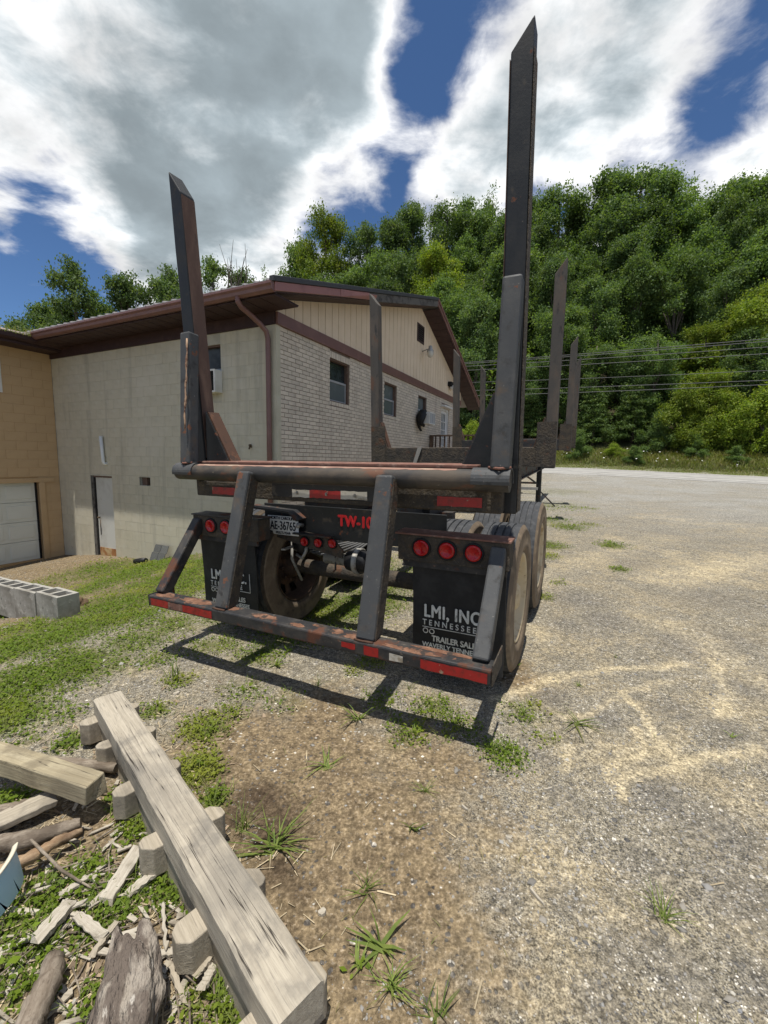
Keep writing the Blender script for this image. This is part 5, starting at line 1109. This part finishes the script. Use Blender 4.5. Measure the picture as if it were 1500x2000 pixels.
# straw and splinter litter
def litter(n, sampler, m, name, lab, L0, L1, w):
    P = sampler(n); n = len(P); a = rng.random(n)*2*pi; L = rng.uniform(L0, L1, n); d = np.stack([np.cos(a), np.sin(a), rng.normal(0, .12, n)], -1); s = np.stack([-np.sin(a), np.cos(a), rng.normal(0, .3, n)], -1)*(w*rng.uniform(.5, 1.4, n))[:, None]
    c = np.stack([P[:, 0], P[:, 1], gh(P[:, 0], P[:, 1])+.004+.3*np.abs(d[:, 2])*L], -1); d = d*L[:, None]/2
    o = quads(name, np.stack([c-d-s, c+d-s*.6, c+d+s*.6, c-d+s], 1), m); return tag(o, lab, 'litter', kind='stuff')
HEAP = [(G(px, py)[:2], r, 1.) for px, py, r in ((100, 1750, .35), (250, 1750, .25), (330, 1850, .25), (200, 1880, .25), (60, 1900, .3), (380, 1930, .2), (120, 1600, .3), (250, 1450, .4))]
M_straw = surf('straw', (.38, .31, .20), .9, island=.35)
litter(9000, lambda n: polar(n, .75, 4.5, lambda x, y: np.clip(field(HEAP, x, y)*.9+.006+.08*field(GRASS, x, y), 0, 1)), M_straw, 'litter', 'straw and splinter litter around the scrap wood', .012, .07, .0022)
litter(1500, lambda n: polar(n, .75, 3., lambda x, y: np.clip(field(HEAP, x, y), 0, 1)), surf('bark_chips', (.24, .18, .12), .95, island=.5), 'bark_litter', 'bark and wood chips around the scrap wood', .015, .05, .007)

# splinters and twigs heaped between the logs, too many to pick apart
HB = [G(px, py) for px, py in ((110, 1740), (180, 1700), (240, 1760), (170, 1800), (120, 1840), (270, 1830), (320, 1820), (340, 1900), (380, 1900), (60, 1930), (150, 1930), (330, 1960), (230, 1690), (200, 1640), (130, 1560), (60, 1760), (410, 1950), (20, 1870))]
for name, m, lab, cnt_, Lr, wr in (('splinters', M_pale, 'bleached splinters heaped between the logs', 110, (.03, .12), (.004, .016)), ('twigs', M_bark, 'thin dark twigs heaped between the logs', 90, (.05, .2), (.0015, .004))):
    mb = MB()
    for _ in range(cnt_):
        c = random.choice(HB); x, y = c[0]+random.gauss(0, .09), c[1]+random.gauss(0, .07); L = random.uniform(*Lr); w = random.uniform(*wr); a = random.gauss(.75, .9); t = random.gauss(0, .12); z = float(gh(x, y))+.006+abs(t)*L*.5
        d = Vector((cos(a)*cos(t), sin(a)*cos(t), sin(t)))*L/2; q = Vector((x, y, z)); s = Vector((-sin(a), cos(a), random.uniform(-.3, .3)))*w; h_ = Vector((0, 0, min(.006, w*.6)))
        if name == 'twigs': mb.tube([q-d, q+Vector((random.gauss(0, .006), random.gauss(0, .006), .004)), q+d], [w, w*.9, w*.5], 5)
        else: mb.hexa([q-d-s*.3, q+d*.8-s, q+d, q-d*.7+s, q-d-s*.3+h_, q+d*.8-s+h_, q+d+h_, q-d*.7+s+h_])
    tag(mb.build(name, m), lab, 'debris', kind='stuff')
# ------------------------------------------------------------------ low plants
def leaves(P, size, tilt, m, name, asp=.6, lift=.0):
    n = len(P); a = rng.random(n)*2*pi; t = rng.normal(0, tilt, n)
    d = np.stack([np.cos(a)*np.cos(t), np.sin(a)*np.cos(t), np.sin(t)], -1); s = np.stack([-np.sin(a), np.cos(a), rng.normal(0, .35, n)], -1)
    d *= size[:, None]; s *= (size*asp*.5)[:, None]
    return quads(name, np.stack([P, P+d*.5-s, P+d, P+d*.5+s], 1), m)
def clover(n, rmax, keep, smin, smax, hmax, name, lab, m=M_leafG):
    P = polar(n, .8, rmax, keep); n = len(P); r = np.hypot(P[:, 0], P[:, 1])
    z = gh(P[:, 0], P[:, 1])+rng.random(n)**1.5*hmax*(.5+.5*np.clip(field(GRASS, P[:, 0], P[:, 1]), 0, 1)); size = rng.uniform(smin, smax, n)*(1+.20*r)
    o = leaves(np.stack([P, z[:, None].repeat(1, 1)], -1) if False else np.concatenate([P, z[:, None]], 1), size, .45, m, name, .75); return tag(o, lab, 'clover', kind='stuff')
def gk(x, y): 
    g = field(GRASS, x, y); return np.clip((g-.14+.34*lumps(x, y, 3.1)*g+.30*lumps(x+1, y, 7.)*g+.28*lumps(x, y, 15.)*g)*1.25, 0, 1)*(1-.55*np.clip(field(HEAP, x, y), 0, 1))
clover(420000, 12, gk, .005, .016, .040, 'clover', 'low green clover and weeds patching the lot', M_leafG)
def blades(P, L, w, lean, m, name, curve=.35):
    n = len(P); a = rng.random(n)*2*pi; t = np.abs(rng.normal(lean, .28, n)); d = np.stack([np.cos(a)*np.sin(t), np.sin(a)*np.sin(t), np.cos(t)], -1); s = np.stack([-np.sin(a), np.cos(a), np.zeros(n)], -1)*w[:, None]
    drop = np.stack([np.cos(a), np.sin(a), -np.ones(n)*.6], -1)*(L*curve)[:, None]
    mid = P+d*(L*.55)[:, None]; tip = P+d*L[:, None]+drop*.6
    Q = np.concatenate([np.stack([P-s, P+s, mid+s*.8, mid-s*.8], 1), np.stack([mid-s*.8, mid+s*.8, tip+s*.1, tip-s*.1], 1)], 0)
    # keep the two halves of a blade welded in one island: interleave
    return quads(name, Q, m)
P = polar(110000, .8, 12, lambda x, y: gk(x, y)*.9); r = np.hypot(P[:, 0], P[:, 1]); P3 = np.concatenate([P, gh(P[:, 0], P[:, 1])[:, None]], 1)
o = blades(P3, rng.uniform(.025, .075, len(P)), .0011*(1+.25*r), .6, M_grass, 'grass'); tag(o, 'short green grass growing through the lot', 'grass', kind='stuff')
P = polar(1500, .9, 6, lambda x, y: np.clip(.25+.5*lumps(x, y, 2.2), 0, 1)*.5); P3 = np.concatenate([P, gh(P[:, 0], P[:, 1])[:, None]], 1)
o = blades(P3, rng.uniform(.015, .05, len(P)), np.full(len(P), .0012), .9, M_grassd, 'sparse_grass'); tag(o, 'sparse dry grass blades dotted over bare dirt', 'grass', kind='stuff')
# single weeds
def weed(px, py, nb, L, lab, w=.0035, lean=1.0, m=M_grass, broad=False):
    c = G(px, py); P = np.zeros((nb, 3)); P[:, :2] = rng.normal(0, L*.10, (nb, 2)); Ls = rng.uniform(.5, 1.1, nb)*L
    o = blades(P, Ls, np.full(nb, w)*rng.uniform(.6, 1.2, nb), lean, m, 'weed', .30)
    o.location = c; tag(o, lab, 'weed', 'weeds growing on the lot')
    if broad:
        k = nb; Q = rng.normal(0, L*.3, (k, 3)); Q[:, 2] = np.abs(Q[:, 2])*.7+.005; l = leaves(Q, rng.uniform(.25, .5, k)*L, .4, M_leafG, 'leaf_cluster', .55); l.parent = o; l['kind'] = 'stuff'
for a in ((540, 1655, 34, .17, 'largest spreading crabgrass clump right of the beam', .0035, 1.1), (640, 1500, 16, .12, 'flat crabgrass clump on the brown dirt', .003, 1.25), (700, 1405, 16, .15, 'long bladed weed below the bumper shadow', .004, 1.1), (1125, 1412, 16, .15, 'star shaped crabgrass on the right gravel', .004, 1.3), (805, 1620, 7, .06, 'small dark sprig on the open dirt', .004, .9), (960, 1645 - 180, 26, .08, 'bushy tuft right of the bumper shadow tip', .002, .8), (1020, 1395, 26, .09, 'grass tuft on the sand streak', .002, .8), (345, 1330, 14, .16, 'tall blade weed left of the bumper shadow', .004, .6),
        (540, 1300, 16, .10, 'leafy weed under the left end of the bumper', .006, .9), (1003, 1305, 12, .08, 'dark weed at the foot of the right tyre', .006, .7), (715, 1740, 18, .09, 'grassy weed at the near edge of the dirt', .002, .9), (745, 1850, 14, .10, 'trailing green weed near the bottom of the dirt', .006, 1.2), (760, 1925, 26, .09, 'spiky tuft at the bottom edge', .002, .9), (850, 1985, 14, .08, 'dark green tuft cut by the bottom edge', .0025, .9), (1295, 1795, 24, .10, 'loose grass tuft on the right foreground gravel', .0018, 1.0), (830, 1545, 20, .09, 'thin grass tuft on the tan dirt', .0015, 1.1), (475, 1620, 22, .14, 'upright grass clump against the beam', .0018, .6), (410, 1590, 18, .10, 'weed sprouting at the beam middle', .003, .8), (1430, 1440, 8, .05, 'little sprig on the far right gravel', .003, 1.), (1205, 1285, 8, .04, 'tiny green sprig by the sand streak', .003, 1.), (1130, 1338, 10, .05, 'small dark green sprig on the sand', .003, 1.), (800, 1345, 10, .08, 'thin weed just behind the bumper shadow', .002, .7), (620, 1340, 12, .10, 'thin upright weed in the bumper shadow', .002, .5)):
    weed(*a)
for a in ((810, 1430, 16, .07, 'leafy green weed patch below the bumper', .002, .8), (560, 1275, 14, .09, 'bright leafy weed in front of the left wheel', .003, .8), (390, 1500, 20, .07, 'grey green herb beside the beam', .001, .8), (700, 1885, 8, .06, 'broad leaved green weed near the bottom', .004, .9), (95, 1855, 9, .10, 'broad leaved seedling on the smooth log', .004, .8), (270, 1620, 12, .06, 'broad leaved sprout left of the beam', .002, .8), (205, 1745, 10, .07, 'glossy broad leaved plant in the debris', .003, .8), (335, 1690, 20, .07, 'dense low clover plant against the beam', .001, .7)):
    weed(*a[:5], w=a[5], lean=a[6], broad=True)
# grass sprouting in the garage gutter
P = np.array([world_ab(-.35-1.3*rng.random()**1.3, 6.13+rng.normal(0, .04), 3.97) for _ in range(260)]); o = blades(P, rng.uniform(.08, .26, 260), np.full(260, .004), .7, M_grassd, 'gutter_grass'); tag(o, 'tuft of grass growing out of the garage gutter', 'grass', kind='stuff')

# ------------------------------------------------------------------ trees, shrubs and wires beyond the road
def crown_mesh(name, lobes, n, size, m, droop=.35, shell=.55):
    """leaf sprays spread through the volume of overlapping lobes; lobes: (x, y, z, rx, rz)"""
    L = np.array(lobes); wgt = L[:, 3]**2*L[:, 4]**.5; k = rng.choice(len(L), n, p=wgt/wgt.sum())
    d = rng.normal(size=(n, 3)); d /= np.linalg.norm(d, axis=1)[:, None]
    rad = np.abs(rng.normal(.78, .26, n))*(1+.25*np.sin(d[:, 0]*5+k)*np.sin(d[:, 1]*6+2*k))
    P = L[k, :3]+d*np.stack([L[k, 3], L[k, 3], L[k, 4]], -1)*rad[:, None]
    # sprays: leaves gather round twig tips
    tips = P[rng.integers(0, n, n//14)]; t = tips[rng.integers(0, len(tips), n)]; P = np.where(rng.random(n)[:, None] < .8, t+rng.normal(0, size*1.5, (n, 3))*np.array([1, 1, .6]), P)
    nrm = d*.7+np.array([0, 0, .55])+rng.normal(0, .45, (n, 3)); nrm /= np.linalg.norm(nrm, axis=1)[:, None]
    a = rng.normal(size=(n, 3)); a -= nrm*(a*nrm).sum(1)[:, None]; a /= np.linalg.norm(a, axis=1)[:, None]; a[:, 2] -= droop*rng.random(n); b = np.cross(nrm, a)
    s = size*rng.uniform(.55, 1.25, n)[:, None]; a = a*s; b = b*s*.36
    me_o = quads(name, np.stack([P-a*.5, P-a*.05-b, P+a*.6, P-a*.05+b], 1), m)
    me = me_o.data; bpy.data.objects.remove(me_o); return me
def trunk_mesh(name, h, r, limbs, m, bend=.2):
    mb = MB(); pts = [(bend*sin(i*.8)*.5, bend*.4*sin(i*1.3+1), h*i/8) for i in range(9)]; mb.tube(pts, [r*(1.25 if i == 0 else 1-.085*i) for i in range(9)], 8)
    for x, y, z, zb in limbs:
        i = int(8*min(zb/h, .95)); p0 = Vector(pts[i]); q = Vector((x, y, z)); mb.tube([p0, p0.lerp(q, .4)+Vector((0, 0, -.1)), p0.lerp(q, .75), q], [r*.42, r*.3, r*.2, r*.07], 6, cap=False)
    o = mb.build(name, m); me = o.data; bpy.data.objects.remove(o); return me
def proto(kind, seed):
    rs = np.random.default_rng(seed); lobes = []; H = 10.
    if kind == 'oak':
        for i in range(60):
            z = rs.uniform(1.6, 9.4); rr = 2.7*math.sin(pi*min(1, (z-1.0)/9.2))**.65; a = rs.random()*2*pi; q = rr*rs.uniform(.35, 1.0); e = rs.uniform(.32, .80); lobes.append((q*cos(a), q*sin(a), z, e*rs.uniform(.8, 1.3), e*rs.uniform(.45, 1.2)))
        lobes.append((.2, 0, 9.5, .35, .6)); n, s = 34000, .15
    elif kind == 'tall':
        for i in range(52):
            z = rs.uniform(1.2, 9.5); rr = 1.8*math.sin(pi*min(1, (z-.6)/9.8))**.7; a = rs.random()*2*pi; q = rr*rs.uniform(.3, 1.0); e = rs.uniform(.26, .65); lobes.append((q*cos(a), q*sin(a), z, e*rs.uniform(.8, 1.3), e*rs.uniform(.6, 1.5)))
        lobes.append((0, 0, 9.6, .28, .6)); n, s = 30000, .145
    elif kind == 'open':
        for i in range(44):
            z = rs.uniform(1.2, 9.5); a = rs.random()*2*pi; q = rs.uniform(.3, 2.3)*(1-.14*max(0, z-6)); e = rs.uniform(.28, .62); lobes.append((q*cos(a), q*sin(a), z, e, e*rs.uniform(.5, .85)))
        lobes.append((.1, .1, 9.5, .4, .4)); n, s = 17000, .16
    elif kind == 'bush':
        for i in range(34):
            a = rs.random()*2*pi; q = rs.uniform(.2, 3.9); z = rs.uniform(.8, 8.4)*(1-.09*q); e = rs.uniform(.5, 1.2); lobes.append((q*cos(a), q*sin(a), z, e, e*rs.uniform(.7, 1.1)))
        lobes.append((0, 0, 8.0, 1.1, 1.4)); n, s = 18000, .26
    elif kind == 'conifer':
        for t in range(11):
            z = 1.0+t*.80
            for j in range(6):
                a = j*2*pi/6+t*.7+rs.uniform(-.4, .4); rr = (4.6*(1-t/12.5))*rs.uniform(.55, 1.1)
                for f in (.35, .65, .95): lobes.append((rr*f*cos(a), rr*f*sin(a), z-.25*f*f*rr*.4+rs.uniform(-.1, .1), .28+.10*rr*.5, .14))
        lobes.append((0, 0, 9.5, .3, .5)); n, s = 26000, .20
    return lobes, n, s
PROT = {}
def tree_proto(key, kind, m, seed):
    lobes, n, s = proto(kind, seed); cm = crown_mesh('crown', lobes, n, s, m, .6 if kind == 'conifer' else .35, .35 if kind == 'bush' else .5)
    lm = [(x*.8, y*.8, z-.1, max(1.2, z-2.6)) for x, y, z, *_ in lobes[:9]]
    tm = trunk_mesh('trunk', 9.0 if kind != 'bush' else 5.0, .20 if kind != 'bush' else .16, lm, M_trunk); PROT[key] = (cm, tm)
for i, (k, kind, m) in enumerate((('oak1', 'oak', M_leafA), ('oak2', 'oak', M_leafB), ('oak3', 'oak', M_leafA), ('tall1', 'tall', M_leafB), ('tall2', 'tall', M_leafA), ('open1', 'open', M_leafB), ('open2', 'open', M_leafA), ('open3', 'open', M_leafB), ('light1', 'oak', M_leafC), ('bush1', 'bush', M_leafC), ('bush2', 'bush', M_leafA), ('con1', 'conifer', M_leafD), ('con2', 'conifer', M_leafD))): tree_proto(k, kind, m, 40+i)
def plant(key, x, y, h, wide, label, group, name='broadleaf_tree', cat='tree', sink=.0):
    z = float(base_h(x, y))-sink; cm, tm = PROT[key]
    t = empty(name, None, label, cat, group); t.location = (x, y, z); t.rotation_euler = (random.uniform(-.03, .03), random.uniform(-.03, .03), random.uniform(0, 6.28)); t.scale = (h/10*wide, h/10*wide, h/10)
    for nm, me in (('crown', cm), ('trunk', tm)): o = bpy.data.objects.new(nm, me); COL.objects.link(o); o.parent = t
    return t
rfv = np.array([hf[0], hf[1], 0.])
def onV(px, py, v): return onplane(px, py, X0+rfv*v, rfv)
def gen_label(x, y, rank):
    px = 750+F_PX*x/max(y, 1)
    side = 'behind the roof' if px < 700 else 'between the gable and the tall stake' if px < 960 else 'just right of the tall stake' if px < 1110 else 'right of the far stakes' if px < 1300 else 'toward the right edge'
    return f'tree in the {rank} of the hillside wood, {side}'
# skyline trees: top of each read off the photograph, standing on the hill at the given distance
SKY = [(575, 470, 62, 'tall2', 1.1, 'light topped tree on the skyline just left of the roof peak'), (640, 424, 60, 'light1', 1.0, 'rounded yellow-green tree on the skyline above the gable'), (715, 432, 64, 'oak2', 1., None), (765, 428, 62, 'tall1', 1.1, None), (805, 403, 66, 'tall1', 1.1, 'slim dark tree rising from the skyline left of the tall stake'), (870, 398, 60, 'oak1', 1., None), (915, 388, 64, 'oak2', 1., None), (958, 370, 62, 'oak3', .9, 'skyline tree partly hidden by the tall right stake'), (1090, 360, 60, 'oak1', 1.05, 'rounded skyline tree right of the tall stake'), (1040, 385, 66, 'tall2', 1.1, None), (1140, 390, 64, 'oak2', .9, None), (1195, 345, 62, 'tall1', 1.2, None), (1245, 316, 60, 'oak2', 1.1, 'tallest dark tree on the skyline'), (1320, 342, 60, 'oak1', 1., 'broad tree next to the tallest skyline tree'), (1385, 372, 62, 'oak3', .95, None), (1440, 352, 60, 'oak2', 1.05, None), (1495, 338, 58, 'oak1', 1.1, 'dark skyline tree at the right edge'), (1560, 350, 60, 'oak2', 1., None)]
GW_ = 'trees on the wooded hillside'
for px, py, v, key, wd, lab in SKY:
    P = onV(px, py, v); h = P[2]-float(base_h(P[0], P[1])); plant(key, P[0], P[1], max(6, h), wd*min(1.15, 13/max(h, 6)+.15), lab or gen_label(P[0], P[1], 'skyline rank'), GW_)
# body of the wood, in ranks down to the road
ks = ['oak1', 'oak2', 'oak3', 'tall1', 'tall2', 'oak2', 'oak1', 'oak3', 'tall2', 'oak2', 'light1']
for v, du, h0, h1, rank in ((38.8, 3.1, 7, 13, 'lowest rank'), (42.5, 3.3, 8.5, 15.5, 'second rank'), (46.5, 3.6, 9.5, 17, 'middle rank'), (51.5, 4.0, 9.5, 17, 'fourth rank'), (57, 4.4, 10, 16, 'highest rank')):
    u = -34+random.uniform(0, 3)
    while u < 46:
        uu, vv = u+random.uniform(-1, 1), v+random.uniform(-1.6, 1.6); x, y = xy(uu, vv)
        if y > 8 and x/y < 1.25:
            key = random.choice(ks); plant(key, x, y, random.uniform(h0, h1), random.uniform(.72, 1.05), 'lighter yellow-green tree within the dense hillside wood' if key == 'light1' else gen_label(x, y, rank), GW_)
        u += du*random.uniform(.85, 1.15)
# saplings and undergrowth that close the canopy between the trunks
n = 70000; uu = rng.uniform(-34, 46, n); vv = rng.uniform(37.2, 62, n); x, y = xy(uu, vv); kk = (y > 8) & (x < 1.2*y); x, y = x[kk], y[kk]
tip = rng.integers(0, len(x), len(x)//18); j = tip[rng.integers(0, len(tip), len(x))]; x, y = x[j]+rng.normal(0, .42, len(j)), y[j]+rng.normal(0, .42, len(j)); hh = (rng.random(len(x)//18+1)**1.3*6.5)[rng.integers(0, len(x)//18, len(x))]*0+(np.abs(np.sin(j*12.9898))**1.4)*6.5
o = leaves(np.stack([x, y, base_h(x, y)+hh+rng.normal(0, .3, len(x))], -1), rng.uniform(.18, .42, len(x)), .5, M_leafA, 'undergrowth', .6); tag(o, 'leafy undergrowth filling the hillside wood between the trunks', 'undergrowth', kind='stuff')
# roadside row: hemlocks, bright saplings, shrubs
for px, py, v, key, wd, lab, nm, ct in ((1165, 752, 36.5, 'con1', 1.5, 'dark drooping hemlock right of the far stakes', 'hemlock_tree', 'tree'), (1245, 745, 37.0, 'con2', 1.5, 'hemlock with spreading boughs beside the bright sapling', 'hemlock_tree', 'tree'), (1100, 735, 38.5, 'con2', 1.4, 'hemlock hidden behind the far stakes', 'hemlock_tree', 'tree'), (1040, 760, 37.5, 'con1', 1.4, 'hemlock right behind the tall right stake', 'hemlock_tree', 'tree'), (970, 755, 38, 'con2', 1.4, 'hemlock between roof edge and tall right stake', 'hemlock_tree', 'tree'),
        (1340, 735, 35.6, 'bush1', .95, 'brightest yellow-green sapling beside the road', 'sapling', 'tree'), (1390, 725, 36.6, 'light1', 1.4, 'tall light green sapling behind the brightest one', 'sapling', 'tree'), (1430, 755, 35.8, 'bush1', 1.0, 'light green shrub right of the brightest sapling', 'shrub', 'shrub'), (1500, 735, 35.5, 'bush1', 1.1, 'light green shrub cut by the right edge', 'shrub', 'shrub'), (1290, 795, 35.2, 'bush2', 1.1, 'darker green shrub left of the brightest sapling', 'shrub', 'shrub'), (1480, 560, 40, 'light1', 1.1, 'light green tree halfway up at the right edge', 'broadleaf_tree', 'tree'),
        (1135, 835, 33.2, 'bush2', 1.15, 'rounded green shrub at the foot of the far stakes', 'shrub', 'shrub'), (1240, 868, 32.6, 'bush2', 1.5, 'low shrub on the grassy bank', 'shrub', 'shrub'), (1200, 862, 33.5, 'bush1', 1.6, 'low pale shrub left of the low bank shrub', 'shrub', 'shrub'), (1360, 845, 34.2, 'bush2', 1.4, 'dark low shrub under the saplings', 'shrub', 'shrub'), (1440, 868, 33.4, 'bush2', 1.6, 'small dark bush on the right part of the bank', 'shrub', 'shrub'), (1010, 845, 33.4, 'bush1', 1.3, 'light shrub seen left of the second right stake', 'shrub', 'shrub'), (925, 815, 33.6, 'bush1', 1.2, 'bright shrub beyond the deck railing', 'shrub', 'shrub'), (960, 838, 34.5, 'bush2', 1.3, 'dark shrub behind the deck railing', 'shrub', 'shrub')):
    P = onV(px, py, v); h = max(1.2, P[2]-float(base_h(P[0], P[1]))); plant(key, P[0], P[1], h, wd*(.75 if nm == 'hemlock_tree' else .85), lab, None if ct == 'tree' else 'shrubs along the road bank', nm, ct)
# loose trees behind the building, sky showing between them
for px, py, Y, key, wd, lab in ((150, 505, 52, 'open1', 1.05, 'tallest open crowned tree behind the eave at far left'), (60, 598, 56, 'oak2', 1.0, 'low dark tree behind the garage roof'), (105, 585, 58, 'open3', 1.1, 'small tree between the low dark one and the tallest left tree'), (200, 575, 55, 'open2', 1.0, 'bushy tree filling the gap right of the tallest left tree'), (250, 528, 54, 'open3', 1.1, 'open tree second from the left above the eave'), (305, 528, 60, 'open2', .8, 'slender tree left of the left stake'), (335, 522, 56, 'open1', 1., 'tree touching the left stake on its outer side'), (420, 497, 62, 'open2', 1.15, 'loose tree just right of the left stake'), (475, 520, 66, 'open3', 1., 'thin tree with bare twigs right of the left stake'), (520, 528, 64, 'oak3', .9, 'small green tree left of the roof corner'), (30, 640, 60, 'oak1', 1., 'dark tree at the far left above the garage roof')):
    d = ray(px, py); P = CAMP+d*(Y/d[1]); zg = float(base_h(P[0], P[1])); plant(key, P[0], P[1], P[2]-zg, wd*min(1., 12/(P[2]-zg))*(1.25), lab, 'trees behind the building')
# dead twigs of one bare-topped tree
P0 = CAMP+ray(462, 600)*(60/ray(462, 600)[1]); mb = MB()
for k in range(16):
    a = random.uniform(-.5, .5); l = random.uniform(5, 9); q = Vector((P0[0]+random.uniform(-1.5, 1.5), P0[1], P0[2]+random.uniform(-2, 1))); e = q+Vector((sin(a)*l*.6, random.uniform(-.5, .5), l))
    mb.tube([q, q.lerp(e, .5)+Vector((random.uniform(-.3, .3), 0, 0)), e], [.09, .055, .02], 5, cap=False)
mb.tube([(P0[0], P0[1], float(base_h(P0[0], P0[1]))), (P0[0], P0[1], P0[2]-1)], [.3, .2], 6); o = mb.build('bare_tree', M_trunk); tag(o, 'bare grey twigs of a dead tree above the roof', 'tree')
# a stand of grass on the bank beyond the road
n = 60000; uu = rng.uniform(-12, 40, n); vv = 30.2+rng.random(n)**1.1*5.2; x, y = xy(uu, vv); k = (y > 5); x, y, vv = x[k], y[k], vv[k]; P3 = np.stack([x, y, base_h(x, y)], -1)
hgt = (.10+.42*sst(vv, 31, 33))*rng.uniform(.6, 1.3, len(x)); sel = rng.random(len(x)) < .35+.5*lumps(x, y, .9)*0+.2*(vv > 31.2)
o = blades(P3[sel], hgt[sel], np.full(sel.sum(), .014), .45, M_grassd, 'bank_grass_dry'); tag(o, 'tall half dry grass on the bank beyond the road', 'grass', kind='stuff')
o = blades(P3[~sel], hgt[~sel]*.8, np.full((~sel).sum(), .016), .5, M_grass, 'bank_grass'); tag(o, 'green grass strip on the bank beyond the road', 'grass', kind='stuff')
n = 130; uu = rng.uniform(-3, 30, n); vv = rng.uniform(31.5, 34.5, n); x, y = xy(uu, vv); Pf = np.stack([x, y, base_h(x, y)+rng.uniform(.35, .7, n)], -1)
o = leaves(Pf, np.full(n, .13), .3, M_petal, 'wildflowers', 1.); tag(o, 'white wildflowers scattered through the bank grass', 'flowers', kind='stuff')
# power lines parallel to the road
WL = [((910, 709), (1500, 663), 'topmost'), ((910, 711.5), (1500, 668), 'second highest'), ((920, 716), (1500, 679), 'third'), ((920, 724), (1500, 692), 'fourth'), ((920, 748), (1500, 725), 'fifth'), ((920, 764), (1500, 744), 'sixth'), ((920, 774), (1400, 757), 'lowest')]
for a, b, nme in WL:
    p, q = onV(*a, 31), onV(*b, 31); pts = []
    for i in range(-6, 13):
        t = i/4; s = p+(q-p)*t; s[2] += .004*((t-.5)*18)**2*.12; pts.append(s)
    o = MB().tube(pts, .019 if nme != 'fifth' else .016, 5).build('power_line', M_cable); tag(o, f'{nme} of the power lines crossing in front of the wooded hill', 'power line', 'power lines along the road')
